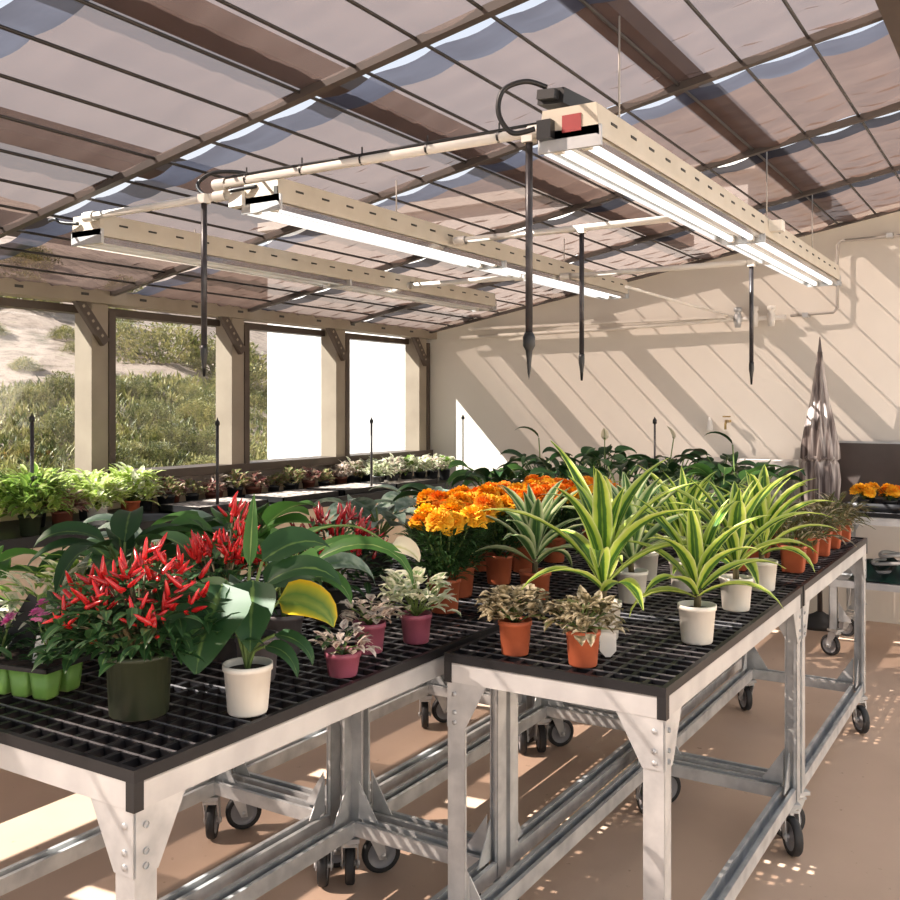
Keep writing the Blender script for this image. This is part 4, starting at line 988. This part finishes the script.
mb = MB(); mb.tube([(0, 0, 0), (0, 0, .52)], .006, 8); mb.build('riser', M['rod'], root)
mb = MB(); mb.lathe([(0, 0), (.012, 0), (.012, .02), (.005, .03), (0, .04)], 10, (0, 0, .51)); mb.build('spray_head', M['cable'], root)

# ------------------------------------------------------------------ back right: cart with marigold trays, umbrella, sink
ct = make_bench('shelf_cart', .66, 1.5, .872, (2.7, 2.9, 2.6, 3.0))
ct.location = (-1.10, 6.03, 0)
tag(ct, 'wheeled cart with lower shelf at the back wall, bearing yellow marigold trays', 'cart')
mb = MB(); mb.box(.02, 1.48, .02, .64, .44, .455); mb.box(.0, 1.5, .0, .012, .425, .465); mb.build('lower_shelf', M['alu'], ct)
for ch in list(ct.children):
    if ch.name.startswith('cross_rail') or ch.name.startswith('side_rail'): bpy.data.objects.remove(ch)
for i in range(3):
    root = empty('flower_tray', (-.99 + i * .36, 6.08, .873), 0, ['black tray of yellow flowers at the left end of the back cart', 'black tray of yellow and orange flowers in the middle of the back cart', 'black tray of flowers at the right end of the back cart'][i], 'tray', 'flower trays on the back cart')
    mb = MB(); mb.lathe([(0, 0), (.14, 0), (.155, .05), (.148, .05), (.135, .012), (0, .012)], 4 * 6, (.15, .15, 0), fn=lambda an, k: 1 / max(abs(math.cos(an)), abs(math.sin(an)))); mb.build('tray', M['cap'], root)
    for j in range(4):
        lb = ['yellow marigold front left in the %s back-cart tray', 'orange marigold front right in the %s back-cart tray', 'yellow marigold rear left in the %s back-cart tray', 'orange marigold rear right in the %s back-cart tray'][j] % ('left', 'middle', 'right')[i]
        marigold((-.99 + i * .36 + .075 + (j % 2) * .14, 6.08 + .075 + (j // 2) * .14, .886), j, 300 + i * 4 + j, lb, H=.05, Rr=.055, nb=4, potmat='blackpot', r=.04, ph=.055, group='marigolds on the back cart', bs=1.05, name='tray_marigold', leaves=60, kinds=((1,) if j % 2 == 0 else (0, 1, 1)))
# hoses and sheet on the lower shelf
g = random.Random(9)
for i, (mt, nm, lb) in enumerate([('bag', 'plastic_sheet', 'crumpled dark green plastic sheet on the lower shelf of the back cart'), ('bagw', 'garden_hose', 'coiled pale hose on the lower shelf of the back cart'), ('cable', 'garden_hose', 'coiled black hose on the lower shelf of the back cart')]):
    mb = MB()
    if i == 0:
        for a in range(13):
            for b in range(9):
                mb.v.append((-1.0 + a * .05, 6.1 + b * .055, .46 + g.uniform(.0, .13) * (1 if 0 < a < 12 and 0 < b < 8 else .05)))
        for a in range(12):
            for b in range(8): q = a * 9 + b; mb.face((q, q + 9, q + 10, q + 1), smooth=True)
    else:
        pts = []
        for k in range(70):
            t = k * .28; pts.append(((-.72 if i == 1 else -.45) + (.16 + .03 * math.sin(t * .7)) * math.cos(t), 6.32 + .15 * math.sin(t), .475 + .0022 * k + (.0 if i == 1 else .0) + .008 * math.sin(3 * t)))
        mb.tube(pts, .011, 7)
    tag(mb.build(nm, M[mt]), lb, 'hose' if i else 'sheet')
# dark backsplash on the wall
mb = MB(); mb.box(-1.42, 1.0, 7.15, 7.195, .80, 1.245); mb.box(-1.43, 1.0, 7.143, 7.15, 1.235, 1.25, 1)
tag(mb.build('backsplash_panel', [M['backsplash'], M['alu']]), 'dark grey metal backsplash panel on the back wall behind the yellow flowers', 'panel')
root = empty('utility_cabinet', (-2.5, 6.72, 0), 0, 'grey utility cabinet with white top against the back wall, left of the umbrella', 'cabinet')
mb = MB(); mb.box(0, .98, 0, .42, .1, 1.05); mb.build('cabinet_body', M['sinkfront'], root)
mb = MB(); mb.box(-.02, 1.0, -.02, .44, 1.05, 1.11); mb.build('worktop', M['whitetop'], root)
for x in (.02, .5):
    mb = MB(); mb.box(x, x + .45, -.012, 0, .14, 1.0); d_ = mb.build('door', M['sinkfront'], root)
    mb = MB(); mb.tube([(x + .40, -.03, .75), (x + .40, -.03, .87)], .006, 6); mb.build('handle', M['galv'], d_)
for x in (.06, .92):
    mb = MB(); mb.box(x - .03, x + .03, .05, .38, 0, .1); mb.build('foot', M['brown'], root)
mb = MB(); pts = []
for k in range(60):
    t = k * .33; pts.append((-1.83 + .10 * math.cos(t), 6.62 + .018 * math.sin(t * .37), 1.03 + .085 * math.sin(t)))
mb.tube([(-1.75, 6.66, 1.12), (-1.74, 6.62, 1.14)] + pts, .007, 6)
tag(mb.build('hanging_hose', M['bagw']), 'grey hose coil hanging over the front of the utility cabinet', 'hose')
# closed umbrella
root = empty('closed_umbrella', (-1.30, 6.86, 0), 0, 'closed grey striped patio umbrella standing against the back wall', 'umbrella')
def umb(prof, folds, amp, mb, seed):
    n = folds * 4
    mb.lathe(prof, n, fn=lambda an, i: 1 + amp * math.cos(an * folds) + .09 * math.sin(an * 2 + i * .5 + seed))
mb = MB(); umb([(.012, 1.86), (.028, 1.70), (.05, 1.52), (.078, 1.35), (.098, 1.22), (.105, 1.14), (.085, 1.12)], 9, .22, mb, 0); mb.build('canopy_upper', M['fab'], root)
mb = MB(); umb([(.07, 1.17), (.10, 1.10), (.112, 1.0), (.108, .88), (.10, .80), (.085, .75), (.06, .76)], 8, .2, mb, 2); mb.build('canopy_lower', M['fab'], root)
mb = MB(); mb.tube([(0, 0, .08), (0, 0, 1.86)], .017, 8); mb.lathe([(.016, 1.84), (.012, 1.88), (.004, 1.96), (0, 1.965)], 8); mb.build('pole', M['backsplash'], root)
mb = MB(); mb.lathe([(0, 0), (.16, 0), (.16, .04), (.05, .08), (.02, .10), (0, .10)], 20); mb.build('base', M['tyre'], root)
mb = MB(); mb.lathe([(.098, -.012), (.106, 0), (.098, .012)], 20, (0, 0, 1.145)); mb.build('tie_strap', M['fab'], root)

# ------------------------------------------------------------------ light, world, camera
sd = bpy.data.lights.new('sun', 'SUN'); sd.energy = 17.0; sd.angle = R(.3); sd.color = (1, .95, .89)
so = bpy.data.objects.new('sun', sd); col.objects.link(so)
so.rotation_euler = Vector((1, .75, -1.05)).to_track_quat('-Z', 'Y').to_euler()
w = bpy.data.worlds.new('world'); scene.world = w; w.use_nodes = True
nt = w.node_tree; bg = nt.nodes['Background']
tc = nt.nodes.new('ShaderNodeTexCoord'); sp = nt.nodes.new('ShaderNodeSeparateXYZ'); nt.links.new(tc.outputs['Generated'], sp.inputs[0])
rp = ramp(nt, [(0, (.95, .88, .78)), (.5, (1.0, .98, .95)), (.66, (.78, .84, .95)), (1, (.60, .66, .80))])
ma = nt.nodes.new('ShaderNodeMath'); ma.operation = 'MULTIPLY_ADD'; ma.inputs[1].default_value = .5; ma.inputs[2].default_value = .5
nt.links.new(sp.outputs['Z'], ma.inputs[0]); nt.links.new(ma.outputs[0], rp.inputs['Fac']); nt.links.new(rp.outputs[0], bg.inputs['Color'])
bg.inputs['Strength'].default_value = 1.05

cd = bpy.data.cameras.new('camera'); co = bpy.data.objects.new('camera', cd); col.objects.link(co)
co.location = (0, 0, 1.5); co.rotation_euler = (R(90), 0, CAM)
cd.sensor_width = 36; cd.lens = 960 / 900 * 36; cd.shift_y = -.05; cd.clip_start = .02
scene.camera = co
scene.view_settings.view_transform = 'Standard'
scene.view_settings.look = 'None'
scene.view_settings.exposure = 0
